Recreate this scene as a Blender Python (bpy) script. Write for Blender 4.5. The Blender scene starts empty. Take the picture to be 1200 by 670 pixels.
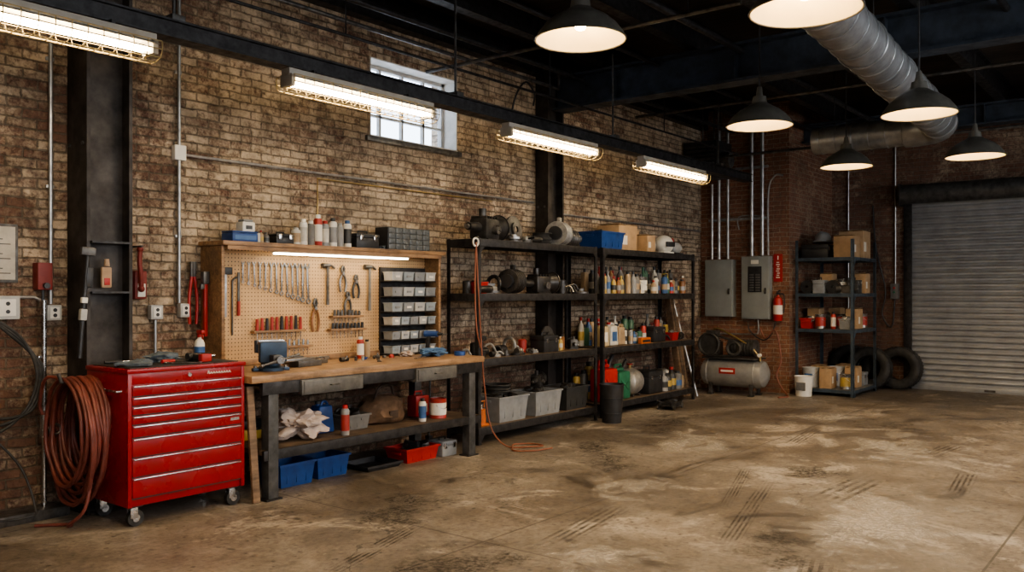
import bpy, bmesh, math, random
from mathutils import Vector, Matrix, noise as mnoise
R=random.Random(7)
scene=bpy.context.scene
# ------------------------------------------------------------------ materials
MC={}
def nt(name):
    m=bpy.data.materials.new(name); m.use_nodes=True
    t=m.node_tree; t.nodes.clear()
    o=t.nodes.new('ShaderNodeOutputMaterial'); p=t.nodes.new('ShaderNodeBsdfPrincipled')
    t.links.new(p.outputs[0],o.inputs[0])
    return m,t,p,o
def ramp(t,fac,stops,interp='LINEAR'):
    n=t.nodes.new('ShaderNodeValToRGB'); n.color_ramp.interpolation=interp
    e=n.color_ramp.elements
    while len(e)<len(stops): e.new(0.5)
    for i,(p,c) in enumerate(stops):
        e[i].position=p; e[i].color=(c[0],c[1],c[2],1) if isinstance(c,(tuple,list)) else (c,c,c,1)
    t.links.new(fac,n.inputs[0]); return n.outputs[0]
def mixc(t,fac,a,b,mode='MIX'):
    n=t.nodes.new('ShaderNodeMix'); n.data_type='RGBA'; n.blend_type=mode
    for idx,val in ((0,fac),(6,a),(7,b)):
        if isinstance(val,bpy.types.NodeSocket): t.links.new(val,n.inputs[idx])
        elif idx==0: n.inputs[0].default_value=val
        else: n.inputs[idx].default_value=(val[0],val[1],val[2],1)
    return n.outputs[2]
def math_(t,op,a,b=None,clamp=False):
    n=t.nodes.new('ShaderNodeMath'); n.operation=op; n.use_clamp=clamp
    for i,v in enumerate((a,b)):
        if v is None: continue
        if isinstance(v,bpy.types.NodeSocket): t.links.new(v,n.inputs[i])
        else: n.inputs[i].default_value=v
    return n.outputs[0]
def maprange(t,v,a,b,c=0,d=1):
    n=t.nodes.new('ShaderNodeMapRange'); t.links.new(v,n.inputs[0])
    for i,x in enumerate((a,b,c,d)): n.inputs[i+1].default_value=x
    return n.outputs[0]
def noise(t,vec,scale,detail=4,rough=.55,dist=0):
    n=t.nodes.new('ShaderNodeTexNoise'); n.inputs['Scale'].default_value=scale
    n.inputs['Detail'].default_value=detail; n.inputs['Roughness'].default_value=rough
    n.inputs['Distortion'].default_value=dist
    t.links.new(vec,n.inputs['Vector']); return n.outputs[0]
def bump(t,p,h,strength=.3,dist=.01):
    n=t.nodes.new('ShaderNodeBump'); n.inputs['Strength'].default_value=strength
    n.inputs['Distance'].default_value=dist
    t.links.new(h,n.inputs['Height']); t.links.new(n.outputs[0],p.inputs['Normal'])
def M(name,col=(.5,.5,.5),rough=.5,metal=0,var=.15,scale=9,bmp=0,emit=None,es=0):
    if name in MC: return MC[name]
    m,t,p,o=nt(name)
    tc=t.nodes.new('ShaderNodeTexCoord').outputs['Object']
    n=noise(t,tc,scale,5,.6)
    a=tuple(c*(1-var*1.6) for c in col); b=tuple(min(1,c*(1+var)) for c in col)
    c=ramp(t,n,[(.3,a),(.7,b)])
    t.links.new(c,p.inputs['Base Color'])
    r=ramp(t,n,[(.3,min(1,rough+.12)),(.7,max(0.03,rough-.08))])
    t.links.new(r,p.inputs['Roughness'])
    p.inputs['Metallic'].default_value=metal
    if bmp: bump(t,p,noise(t,tc,scale*5,4),bmp,.004)
    if emit:
        p.inputs['Emission Color'].default_value=(*emit,1); p.inputs['Emission Strength'].default_value=es
    MC[name]=m; return m

def brick_mat(name,axis,paint_bias,c1,c2,paint,mort,mdark=.5):
    m,t,p,o=nt(name)
    pos=t.nodes.new('ShaderNodeNewGeometry').outputs['Position']
    sep=t.nodes.new('ShaderNodeSeparateXYZ'); t.links.new(pos,sep.inputs[0])
    nv=t.nodes.new('ShaderNodeTexNoise'); nv.inputs['Scale'].default_value=8; nv.inputs['Detail'].default_value=5
    t.links.new(pos,nv.inputs['Vector'])
    ns=t.nodes.new('ShaderNodeSeparateXYZ'); t.links.new(nv.outputs[1],ns.inputs[0])
    nx=math_(t,'MULTIPLY',math_(t,'SUBTRACT',ns.outputs[0],.5),.045)
    nz=math_(t,'MULTIPLY',math_(t,'SUBTRACT',ns.outputs[1],.5),.030)
    cb=t.nodes.new('ShaderNodeCombineXYZ')
    t.links.new(math_(t,'ADD',sep.outputs[axis],nx),cb.inputs[0]); t.links.new(math_(t,'ADD',sep.outputs[2],nz),cb.inputs[1])
    def brick(a,b,mo,ms=.008,sm=.35):
        n=t.nodes.new('ShaderNodeTexBrick'); n.offset=.5
        n.inputs['Scale'].default_value=1; n.inputs['Brick Width'].default_value=.205
        n.inputs['Row Height'].default_value=.069; n.inputs['Mortar Size'].default_value=ms
        n.inputs['Mortar Smooth'].default_value=sm
        n.inputs['Color1'].default_value=(*a,1); n.inputs['Color2'].default_value=(*b,1); n.inputs['Mortar'].default_value=(*mo,1)
        t.links.new(cb.outputs[0],n.inputs['Vector']); return n
    b1=brick(c1,c2,mort); b2=brick((0,0,0),(1,1,1),(.5,.5,.5),.004,.1)
    big=noise(t,pos,.75,4,.6,.3); mid=noise(t,pos,4.6,6,.72,.4); fine=noise(t,pos,24,7,.75)
    s=math_(t,'ADD',math_(t,'MULTIPLY',big,.75),math_(t,'MULTIPLY',mid,.9))
    s=math_(t,'ADD',s,math_(t,'MULTIPLY',fine,.85))
    s=math_(t,'ADD',s,math_(t,'MULTIPLY',b2.outputs[0],.26))
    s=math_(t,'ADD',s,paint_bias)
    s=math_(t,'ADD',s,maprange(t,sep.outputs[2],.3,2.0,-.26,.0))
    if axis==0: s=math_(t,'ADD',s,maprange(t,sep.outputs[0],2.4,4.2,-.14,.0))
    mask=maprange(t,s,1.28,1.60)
    pv=mixc(t,ramp(t,mid,[(.38,0),(.62,1)]),tuple(c*.6 for c in paint),paint)
    bv=mixc(t,1,b1.outputs[0],ramp(t,b2.outputs[0],[(0,.62),(1,1.0)]),'MULTIPLY')
    col=mixc(t,math_(t,'MULTIPLY',mask,.88),bv,pv)
    g=ramp(t,noise(t,pos,1.7,8,.75,.8),[(.36,.5),(.56,1)])
    col=mixc(t,.8,col,g,'MULTIPLY')
    g2=ramp(t,fine,[(.36,.36),(.5,1)])
    col=mixc(t,.6,col,g2,'MULTIPLY')
    if mdark: col=mixc(t,math_(t,'MULTIPLY',b1.outputs[1],mdark),col,tuple(c*.3 for c in mort))
    t.links.new(col,p.inputs['Base Color']); p.inputs['Roughness'].default_value=.85
    h=math_(t,'SUBTRACT',math_(t,'ADD',fine,math_(t,'MULTIPLY',mask,.25)),math_(t,'MULTIPLY',b1.outputs[1],1.1))
    h=math_(t,'ADD',h,math_(t,'MULTIPLY',b2.outputs[0],.4)); h=math_(t,'ADD',h,math_(t,'MULTIPLY',mid,.8))
    bump(t,p,h,1,.018)
    MC[name]=m; return m
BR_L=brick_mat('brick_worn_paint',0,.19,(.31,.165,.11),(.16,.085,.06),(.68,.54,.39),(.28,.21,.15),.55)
BR_F=brick_mat('brick_far',1,-.08,(.30,.155,.10),(.16,.083,.058),(.50,.39,.29),(.34,.26,.2),.2)
BR_P=brick_mat('brick_pier',1,-.26,(.46,.215,.125),(.26,.12,.075),(.54,.40,.28),(.50,.37,.27),0)
BR_PS=brick_mat('brick_pier_side',0,-.14,(.42,.20,.12),(.25,.115,.075),(.54,.40,.28),(.45,.34,.25),0)

def floor_mat():
    m,t,p,o=nt('stained_concrete')
    pos=t.nodes.new('ShaderNodeNewGeometry').outputs['Position']
    sep=t.nodes.new('ShaderNodeSeparateXYZ'); t.links.new(pos,sep.inputs[0])
    big=noise(t,pos,.5,6,.62,.6); mid=noise(t,pos,2.4,8,.72,.6); fine=noise(t,pos,24,7,.75); st=noise(t,pos,.95,9,.76,1.1)
    col=ramp(t,mid,[(.3,(.135,.112,.09)),(.5,(.22,.187,.152)),(.7,(.33,.287,.24))])
    col=mixc(t,ramp(t,big,[(.42,.8),(.58,0)]),col,(.105,.083,.064))
    col=mixc(t,ramp(t,st,[(.55,0),(.62,.75)]),col,(.42,.37,.31))
    col=mixc(t,ramp(t,st,[(.36,.88),(.43,0)]),col,(.055,.044,.035))
    col=mixc(t,.7,col,ramp(t,fine,[(.34,.34),(.54,1)]),'MULTIPLY')
    for sc,th,dk in ((5,.17,.9),(13,.24,.85),(1.5,.08,.85)):
        v=t.nodes.new('ShaderNodeTexVoronoi'); v.inputs['Scale'].default_value=sc
        wv=t.nodes.new('ShaderNodeVectorMath'); wv.operation='ADD'
        nn=t.nodes.new('ShaderNodeTexNoise'); nn.inputs['Scale'].default_value=sc*2.5; t.links.new(pos,nn.inputs['Vector'])
        sv=t.nodes.new('ShaderNodeVectorMath'); sv.operation='SCALE'; sv.inputs['Scale'].default_value=.5/sc
        t.links.new(nn.outputs[1],sv.inputs[0]); t.links.new(pos,wv.inputs[0]); t.links.new(sv.outputs[0],wv.inputs[1])
        t.links.new(wv.outputs[0],v.inputs['Vector'])
        spot=ramp(t,v.outputs['Distance'],[(th*.4,dk),(th,0)])
        keep=ramp(t,noise(t,pos,.7+sc*.1,4,.6),[(.44,0),(.51,1)])
        col=mixc(t,math_(t,'MULTIPLY',spot,keep),col,(.045,.036,.029))
    jm=None
    for ax,sp,off in ((0,3.1,.55),(1,2.55,.35)):
        a=math_(t,'ADD',sep.outputs[ax],100*sp+off)
        f=math_(t,'MODULO',a,sp)
        d=math_(t,'ABSOLUTE',math_(t,'SUBTRACT',f,sp/2))
        k=math_(t,'LESS_THAN',d,.007)
        jm=k if jm is None else math_(t,'MAXIMUM',jm,k)
    crack=t.nodes.new('ShaderNodeTexVoronoi'); crack.feature='DISTANCE_TO_EDGE'; crack.inputs['Scale'].default_value=.33
    wv=t.nodes.new('ShaderNodeVectorMath'); wv.operation='ADD'
    nn=t.nodes.new('ShaderNodeTexNoise'); nn.inputs['Scale'].default_value=1.6; nn.inputs['Detail'].default_value=6; t.links.new(pos,nn.inputs['Vector'])
    t.links.new(pos,wv.inputs[0]); t.links.new(nn.outputs[1],wv.inputs[1]); t.links.new(wv.outputs[0],crack.inputs['Vector'])
    ck=math_(t,'LESS_THAN',crack.outputs['Distance'],.002)
    jm2=math_(t,'MAXIMUM',jm,ck)
    col=mixc(t,math_(t,'MULTIPLY',jm2,.75),col,(.04,.032,.026))
    t.links.new(col,p.inputs['Base Color'])
    t.links.new(ramp(t,st,[(.35,.34),(.6,.62)]),p.inputs['Roughness'])
    h=math_(t,'SUBTRACT',math_(t,'ADD',math_(t,'MULTIPLY',fine,.5),mid),jm2)
    bump(t,p,h,.4,.01)
    return m
FLOOR=floor_mat()
def decal(name,col,stripe=None,scale=6,amt=.8):
    m,t,p,o=nt(name)
    oi=t.nodes.new('ShaderNodeNewGeometry').outputs['Position']
    uv=t.nodes.new('ShaderNodeTexCoord').outputs['Generated']
    s=t.nodes.new('ShaderNodeSeparateXYZ'); t.links.new(uv,s.inputs[0])
    n=noise(t,oi,scale,8,.72,.4)
    dx=math_(t,'SUBTRACT',s.outputs[0],.5); dy=math_(t,'SUBTRACT',s.outputs[1],.5)
    if stripe:
        w=math_(t,'SINE',math_(t,'ADD',math_(t,'MULTIPLY',s.outputs[1],6.283*stripe),math_(t,'MULTIPLY',noise(t,oi,3,3),1.5)))
        w=maprange(t,w,-.2,.3)
        e=maprange(t,math_(t,'ABSOLUTE',dx),.2,.5,1,0)
        a=math_(t,'MULTIPLY',math_(t,'MULTIPLY',maprange(t,n,.38,.62),w),math_(t,'MULTIPLY',e,amt))
        e2=maprange(t,math_(t,'ABSOLUTE',dy),.36,.5,1,0); a=math_(t,'MULTIPLY',a,e2)
    else:
        d=math_(t,'SQRT',math_(t,'ADD',math_(t,'MULTIPLY',dx,dx),math_(t,'MULTIPLY',dy,dy)))
        k=math_(t,'SUBTRACT',math_(t,'MULTIPLY',math_(t,'SUBTRACT',n,.5),2.6),math_(t,'MULTIPLY',d,1.3))
        a=math_(t,'MULTIPLY',maprange(t,k,-.42,-.05),amt)
        a=math_(t,'MULTIPLY',a,maprange(t,noise(t,oi,26,5,.75),.38,.58,.15,1))
        a=math_(t,'MULTIPLY',a,maprange(t,d,.34,.5,1,0))
    tr=t.nodes.new('ShaderNodeBsdfTransparent'); mx=t.nodes.new('ShaderNodeMixShader')
    t.links.new(a,mx.inputs[0]); t.links.new(tr.outputs[0],mx.inputs[1]); t.links.new(p.outputs[0],mx.inputs[2])
    t.links.new(mx.outputs[0],o.inputs[0])
    p.inputs['Base Color'].default_value=(*col,1); p.inputs['Roughness'].default_value=.7
    return m
def ceil_mat():
    m,t,p,o=nt('dark_ceiling_deck')
    pos=t.nodes.new('ShaderNodeNewGeometry').outputs['Position']
    sep=t.nodes.new('ShaderNodeSeparateXYZ'); t.links.new(pos,sep.inputs[0])
    f=math_(t,'MODULO',math_(t,'ADD',sep.outputs[0],50),.15)
    k=math_(t,'LESS_THAN',f,.012)
    col=ramp(t,noise(t,pos,3,5),[(.3,(.016,.013,.011)),(.7,(.05,.038,.029))])
    col=mixc(t,k,col,(.004,.004,.004)); t.links.new(col,p.inputs['Base Color']); p.inputs['Roughness'].default_value=.8
    return m
def wood(name,a,b,sx=1,rough=.5):
    m,t,p,o=nt(name)
    tc=t.nodes.new('ShaderNodeTexCoord').outputs['Object']
    mp=t.nodes.new('ShaderNodeMapping'); mp.inputs['Scale'].default_value=(sx,12,12); t.links.new(tc,mp.inputs[0])
    n=noise(t,mp.outputs[0],2.2,6,.65,1.2)
    c=ramp(t,n,[(.3,a),(.66,b)])
    g=ramp(t,noise(t,tc,3.5,6,.7),[(.34,.35),(.55,1)])
    c=mixc(t,.75,c,g,'MULTIPLY')
    t.links.new(c,p.inputs['Base Color']); p.inputs['Roughness'].default_value=rough
    bump(t,p,n,.2,.004); MC[name]=m; return m
WOOD_TOP=wood('worn_bench_wood',(.18,.10,.05),(.43,.27,.15),1,.42)
WOOD_SH=wood('shelf_wood',(.17,.095,.05),(.40,.24,.125),1,.5)
WOOD_OLD=wood('old_timber',(.12,.075,.045),(.28,.18,.11),1,.6)
WOOD_DK=wood('dark_shelf_deck',(.08,.055,.038),(.20,.14,.095),1,.6)
CARD=M('cardboard',(.42,.28,.16),.85,0,.12)
def peg_mat():
    m,t,p,o=nt('pegboard')
    pos=t.nodes.new('ShaderNodeNewGeometry').outputs['Position']
    sep=t.nodes.new('ShaderNodeSeparateXYZ'); t.links.new(pos,sep.inputs[0])
    ds=[]
    for ax in (0,2):
        f=math_(t,'SUBTRACT',math_(t,'MODULO',sep.outputs[ax],.032),.016); ds.append(math_(t,'MULTIPLY',f,f))
    d=math_(t,'SQRT',math_(t,'ADD',ds[0],ds[1])); k=math_(t,'LESS_THAN',d,.0052)
    c=ramp(t,noise(t,pos,3,5),[(.3,(.45,.28,.14)),(.7,(.62,.41,.215))])
    c=mixc(t,k,c,(.05,.03,.015)); t.links.new(c,p.inputs['Base Color']); p.inputs['Roughness'].default_value=.55
    return m
PEG=peg_mat()
STEEL=M('dark_steel',(.045,.043,.044),.45,.5,.35,14,.15)
STEELB=M('blue_black_beam',(.05,.062,.083),.5,.3,.3,6,.1)
COLM=M('column_steel',(.055,.047,.042),.5,.4,.4,5,.2)
GAL=M('galvanised',(.42,.42,.42),.38,.8,.2,12)
CHROME=M('chrome',(.62,.61,.6),.22,1,.1)
TOOL=M('tool_steel',(.30,.29,.28),.28,.85,.2)
IRON=M('cast_iron',(.12,.115,.11),.42,.6,.35,12,.2)
DIRON=M('oily_iron',(.055,.052,.05),.35,.5,.4,12,.2)
ALU=M('cast_aluminium',(.38,.37,.35),.45,.6,.25,12,.2)
BLK=M('black_plastic',(.026,.026,.028),.38,0,.3)
RUB=M('rubber',(.032,.031,.03),.6,0,.3,12,.2)
RED=M('red_enamel',(.27,.007,.009),.27,.0,.07,4)
REDP=M('red_plastic',(.38,.022,.018),.4,0,.1)
BLUE=M('blue_plastic',(.015,.06,.22),.42,0,.15)
BLUED=M('vise_blue',(.03,.055,.095),.4,.3,.2)
GREY=M('grey_plastic',(.23,.24,.25),.5,0,.12)
GREYP=M('grey_panel_paint',(.27,.285,.275),.5,.1,.1,3)
LGREY=M('light_grey',(.42,.42,.41),.5,0,.12)
WHITE=M('white_plastic',(.68,.66,.61),.45,0,.06)
HOUS=M('fixture_enamel',(.36,.33,.28),.5,0,.1)
PAPER=M('paper',(.70,.67,.60),.8,0,.05)
CREAM=M('cream_enamel',(.86,.73,.50),.45,0,.03)
YEL=M('yellow_plastic',(.55,.36,.06),.45,0,.12)
ORG=M('orange_plastic',(.50,.13,.025),.45,0,.1)
GRN=M('green_plastic',(.025,.14,.075),.45,0,.15)
HOSE=M('red_rubber_hose',(.16,.042,.03),.5,0,.25,12)
LEATH=M('brown_canvas',(.12,.07,.04),.8,0,.25,12,.4)
CLOTH=M('rag_cloth',(.50,.42,.38),.9,0,.2,14,.4)
CLOTHB=M('blue_cloth',(.07,.14,.26),.9,0,.2,14,.4)
BRASS=M('brass',(.50,.37,.17),.35,.9,.1)
GLOVE=M('work_glove_cloth',(.10,.125,.15),.85,0,.3,14,.3)
COLS=[M('b_white',(.52,.50,.45),.45),M('b_blue',(.05,.12,.28),.4),M('b_yellow',(.45,.32,.09),.4),M('b_red',(.36,.04,.03),.4),
      M('b_black',(.04,.04,.04),.4),M('b_tan',(.36,.26,.16),.5),M('b_grey',(.26,.26,.26),.4),M('b_green',(.05,.13,.08),.4),M('b_amber',(.24,.11,.045),.3),M('b_grey2',(.15,.147,.142),.45)]
TUBE=M('fluorescent_tube',(1,1,1),.5,0,0,emit=(1,.79,.50),es=52)
STRIP=M('led_strip_diffuser',(1,1,1),.5,0,0,emit=(1,.83,.58),es=15)
BULB=M('warm_bulb',(1,1,1),.5,0,0,emit=(1,.69,.34),es=170)
CAGE=M('cage_wire_brass',(.33,.25,.12),.4,.6,.1)

# ------------------------------------------------------------------ builder
class O:
    def __init__(s,name): s.n=name; s.v=[]; s.f=[]; s.m=[]; s.mats=[]; s.T=Matrix()
    def _mi(s,mat):
        if mat not in s.mats: s.mats.append(mat)
        return s.mats.index(mat)
    def raw(s,vs,fs,mat,Mx=None):
        b=len(s.v); T=s.T@Mx if Mx is not None else s.T
        s.v+=[T@Vector(v) for v in vs]; k=s._mi(mat)
        for f in fs: s.f.append([i+b for i in f]); s.m.append(k)
        return s
    def bmadd(s,bm,mat,Mx=None):
        bm.verts.index_update()
        s.raw([v.co.copy() for v in bm.verts],[[v.index for v in f.verts] for f in bm.faces],mat,Mx); bm.free(); return s
    def box(s,c,d,mat,b=0,r=(0,0,0)):
        Mx=Matrix.Translation(c)@(Matrix.Rotation(r[2],4,'Z')@Matrix.Rotation(r[1],4,'Y')@Matrix.Rotation(r[0],4,'X'))
        bm=bmesh.new(); bmesh.ops.create_cube(bm,size=1)
        for v in bm.verts: v.co=Vector((v.co.x*d[0],v.co.y*d[1],v.co.z*d[2]))
        if b>0: bmesh.ops.bevel(bm,geom=list(bm.edges),offset=min(b,min(d)*.45),segments=2,profile=.6,affect='EDGES')
        return s.bmadd(bm,mat,Mx)
    def bx(s,x0,x1,y0,y1,z0,z1,mat,b=0):
        return s.box(((x0+x1)/2,(y0+y1)/2,(z0+z1)/2),(abs(x1-x0),abs(y1-y0),abs(z1-z0)),mat,b)
    def cyl(s,p0,p1,r,mat,r2=None,n=18):
        p0=Vector(p0);p1=Vector(p1); d=p1-p0; L=d.length; r2=r if r2 is None else r2
        q=d.to_track_quat('Z','Y').to_matrix().to_4x4()
        return s.lathe([(0,0),(r,0),(r2,L),(0,L)],(0,0,0),mat,n,Matrix.Translation(p0)@q)
    def lathe(s,prof,c,mat,n=24,Mx=None):
        Mx=(Matrix.Translation(c)@Mx) if Mx is not None else Matrix.Translation(c)
        vs=[];fs=[];rings=[]
        for (r,z) in prof:
            if r<1e-6: rings.append([len(vs)]); vs.append((0,0,z))
            else:
                rings.append(list(range(len(vs),len(vs)+n)))
                vs+=[(r*math.cos(2*math.pi*i/n),r*math.sin(2*math.pi*i/n),z) for i in range(n)]
        for a,b in zip(rings,rings[1:]):
            for i in range(n):
                j=(i+1)%n
                if len(a)==1 and len(b)==1: break
                if len(a)==1: fs.append([a[0],b[j],b[i]])
                elif len(b)==1: fs.append([a[i],a[j],b[0]])
                else: fs.append([a[i],a[j],b[j],b[i]])
        return s.raw(vs,fs,mat,Mx)
    def tube(s,pts,r,mat,n=8,sm=True,closed=False,sub=6):
        P=[Vector(p) for p in pts]
        if sm and len(P)>2:
            Q=[];N=len(P);rng=N if closed else N-1
            for i in range(rng):
                g=lambda k: P[k%N] if closed else P[max(0,min(N-1,k))]
                a,b,c,d=g(i-1),g(i),g(i+1),g(i+2)
                for k in range(sub):
                    t=k/sub
                    Q.append(.5*((2*b)+(c-a)*t+(2*a-5*b+4*c-d)*t*t+(3*b-a-3*c+d)*t**3))
            if not closed: Q.append(P[-1])
            P=Q
        N=len(P); vs=[];fs=[]
        up=None
        for i,p in enumerate(P):
            a=P[(i-1)%N] if closed else P[max(0,i-1)]; b=P[(i+1)%N] if closed else P[min(N-1,i+1)]
            d=(b-a); d=d.normalized() if d.length>1e-9 else Vector((0,0,1))
            if up is None: up=Vector((0,0,1)) if abs(d.z)<.9 else Vector((1,0,0))
            x=d.cross(up); 
            if x.length<1e-5: x=d.orthogonal()
            x.normalize(); y=x.cross(d).normalized(); up=y
            for k in range(n):
                an=2*math.pi*k/n; vs.append(p+x*(r*math.cos(an))+y*(r*math.sin(an)))
        for i in range(N if closed else N-1):
            j=(i+1)%N
            for k in range(n):
                l=(k+1)%n; fs.append([i*n+k,i*n+l,j*n+l,j*n+k])
        if not closed: fs.append(list(range(n))[::-1]); fs.append([(N-1)*n+k for k in range(n)])
        return s.raw(vs,fs,mat)
    def ball(s,c,r,mat,sc=(1,1,1),jit=0,seed=0,sub=2,fr=6):
        bm=bmesh.new(); bmesh.ops.create_icosphere(bm,subdivisions=sub,radius=r)
        for v in bm.verts:
            k=1
            if jit: k=1+jit*(mnoise.noise(v.co*fr/r*.35+Vector((seed,seed*.7,0)))*1.6+abs(mnoise.noise(v.co*fr/r+Vector((seed,0,3)))))
            v.co=Vector((v.co.x*sc[0]*k,v.co.y*sc[1]*k,v.co.z*sc[2]*k))
        return s.bmadd(bm,mat,Matrix.Translation(c))
    def torus(s,c,Ra,r,mat,axis='Z',n=28,m=8):
        rot={'Z':Matrix(),'X':Matrix.Rotation(math.pi/2,4,'Y'),'Y':Matrix.Rotation(math.pi/2,4,'X')}[axis]
        vs=[];fs=[]
        for i in range(n):
            a=2*math.pi*i/n
            for k in range(m):
                b=2*math.pi*k/m; q=Ra+r*math.cos(b); vs.append((q*math.cos(a),q*math.sin(a),r*math.sin(b)))
        for i in range(n):
            j=(i+1)%n
            for k in range(m):
                l=(k+1)%m; fs.append([i*m+k,j*m+k,j*m+l,i*m+l])
        return s.raw(vs,fs,mat,Matrix.Translation(c)@rot)
    def tub(s,c,w,d,h,mat,tp=.88,t=.006,rim=.012):
        x,y,z=c
        def ring(fw,fd,zz): return [(x-fw,y-fd,zz),(x+fw,y-fd,zz),(x+fw,y+fd,zz),(x-fw,y+fd,zz)]
        a=ring(w/2*tp,d/2*tp,z); b=ring(w/2,d/2,z+h-rim*1.5); b2=ring(w/2+rim,d/2+rim,z+h-rim*1.5); b3=ring(w/2+rim,d/2+rim,z+h)
        e=ring(w/2-t,d/2-t,z+h); g=ring(w/2*tp-t,d/2*tp-t,z+t)
        vs=a+b+b2+b3+e+g; fs=[[3,2,1,0]]
        for k in range(5):
            for i in range(4):
                j=(i+1)%4; fs.append([k*4+i,k*4+j,k*4+4+j,k*4+4+i])
        fs.append([20,21,22,23])
        return s.raw(vs,fs,mat)
    def done(s,loc=None,rz=0,recentre=True,rx=0,ry=0):
        me=bpy.data.meshes.new(s.n)
        off=Vector((0,0,0))
        if loc is None and recentre and s.v:
            xs=[v.x for v in s.v]; ys=[v.y for v in s.v]; zs=[v.z for v in s.v]
            off=Vector(((min(xs)+max(xs))/2,(min(ys)+max(ys))/2,min(zs)))
        me.from_pydata([tuple(v-off) for v in s.v],[],s.f)
        for m in s.mats: me.materials.append(m)
        me.polygons.foreach_set('material_index',s.m)
        me.polygons.foreach_set('use_smooth',[True]*len(s.f))
        me.update()
        bm=bmesh.new(); bm.from_mesh(me); bmesh.ops.recalc_face_normals(bm,faces=list(bm.faces)); bm.to_mesh(me); bm.free()
        try: me.set_sharp_from_angle(angle=math.radians(35))
        except Exception: pass
        ob=bpy.data.objects.new(s.n,me); scene.collection.objects.link(ob)
        ob.location=off if loc is None else loc
        ob.rotation_euler=(rx,ry,rz)
        return ob
RX=lambda a: Matrix.Rotation(a,4,'X')
RY=lambda a: Matrix.Rotation(a,4,'Y')
RZ=lambda a: Matrix.Rotation(a,4,'Z')
TR=Matrix.Translation

# ------------------------------------------------------------------ room
WY=6.35; XF=15.0; XP=13.0; YP=4.88; CH=4.5
wx0,wx1,wz0,wz1=5.76,7.03,3.09,3.87
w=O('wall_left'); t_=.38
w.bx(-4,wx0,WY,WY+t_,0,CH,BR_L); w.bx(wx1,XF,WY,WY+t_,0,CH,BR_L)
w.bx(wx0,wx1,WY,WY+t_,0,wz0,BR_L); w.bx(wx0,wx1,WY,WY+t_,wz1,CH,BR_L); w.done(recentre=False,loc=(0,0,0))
w=O('wall_pier'); w.bx(XP,XF,YP,WY,0,CH,BR_P)
ob=w.done(loc=(0,0,0)); ob.data.materials.append(BR_PS)
for p in ob.data.polygons:
    if abs(p.normal.y)>.5: p.material_index=1
w=O('wall_far')
w.bx(XF,XF+.3,3.65,WY+t_,0,CH,BR_F); w.bx(XF,XF+.3,-3,.1,0,CH,BR_F); w.bx(XF,XF+.3,.1,3.65,3.05,CH,BR_F); w.done(loc=(0,0,0))
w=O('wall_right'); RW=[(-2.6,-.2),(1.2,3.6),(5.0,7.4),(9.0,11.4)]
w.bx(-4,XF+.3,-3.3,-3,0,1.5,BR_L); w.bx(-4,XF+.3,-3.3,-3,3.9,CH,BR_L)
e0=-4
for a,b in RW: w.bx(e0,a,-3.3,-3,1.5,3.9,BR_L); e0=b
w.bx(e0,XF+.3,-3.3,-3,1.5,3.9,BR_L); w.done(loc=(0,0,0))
WF=M('window_frame_paint',(.42,.42,.42),.5)
for k,(a,b) in enumerate(RW):
    w=O('window_%d'%(k+2))  # unseen windows, added so fill light can enter from the right
    for i in range(5): x=a+(b-a)*i/4; w.bx(x-.02,x+.02,-3.2,-3.16,1.5,3.9,WF)
    for i in range(4): z=1.5+2.4*i/3; w.bx(a,b,-3.2,-3.16,z-.02,z+.02,WF)
    w.done()
    l=bpy.data.lights.new('daylight','AREA'); l.shape='RECTANGLE'; l.size=b-a-.1; l.size_y=2.3; l.energy=33 if k<3 else 46; l.color=(1,.93,.82)  # added area lamp at each unseen window, fills the room
    lo=bpy.data.objects.new('window_daylight',l); scene.collection.objects.link(lo); lo.location=((a+b)/2,-3.1,2.7); lo.rotation_euler=(math.radians(90),0,0)
w=O('wall_rear'); w.bx(-4.3,-4,-3.3,WY+t_,0,CH,BR_F); w.done(loc=(0,0,0))
w=O('floor'); w.bx(-4.3,XF+.3,-3.3,WY+t_,-.15,0,FLOOR); w.done(loc=(0,0,0))
w=O('ceiling'); w.bx(-4.3,XF+.3,-3.3,WY+t_,CH,CH+.1,ceil_mat()); w.done(loc=(0,0,0))
w=O('trim_wall_head'); w.bx(-4,13,6.22,6.35,4.2,4.5,STEEL); w.done()
w=O('baseboard_left'); w.bx(-4,2.8,6.15,6.35,0,.07,IRON,.01); w.done()

# window
w=O('window_1'); fy=6.56
w.bx(wx0,wx1,fy-.03,fy+.03,wz0,wz0+.05,WF,.005); w.bx(wx0,wx1,fy-.03,fy+.03,wz1-.05,wz1,WF,.005)
w.bx(wx0,wx0+.05,fy-.03,fy+.03,wz0,wz1,WF,.005); w.bx(wx1-.05,wx1,fy-.03,fy+.03,wz0,wz1,WF,.005)
for i in range(1,4):
    x=wx0+(wx1-wx0)*i/4; w.bx(x-.014,x+.014,fy-.02,fy+.02,wz0,wz1,WF)
for i in (1,2): 
    z=wz0+(wz1-wz0)*i/3; w.bx(wx0,wx1,fy-.02,fy+.02,z-.012,z+.012,WF)
gm,gt,gp,go=nt('window_glass')
tr=gt.nodes.new('ShaderNodeBsdfTransparent'); gl=gt.nodes.new('ShaderNodeBsdfGlossy'); gl.inputs['Roughness'].default_value=.1
mx=gt.nodes.new('ShaderNodeMixShader'); mx.inputs[0].default_value=.06; tr.inputs[0].default_value=(.93,.96,1,1)
gt.links.new(tr.outputs[0],mx.inputs[1]); gt.links.new(gl.outputs[0],mx.inputs[2]); gt.links.new(mx.outputs[0],go.inputs[0])
w.bx(wx0+.05,wx1-.05,fy+.022,fy+.028,wz0+.05,wz1-.05,gm)
w.done()
w=O('trim_window_reveal'); RV=M('white_reveal',(.60,.58,.54),.7,0,.15,6)
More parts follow.
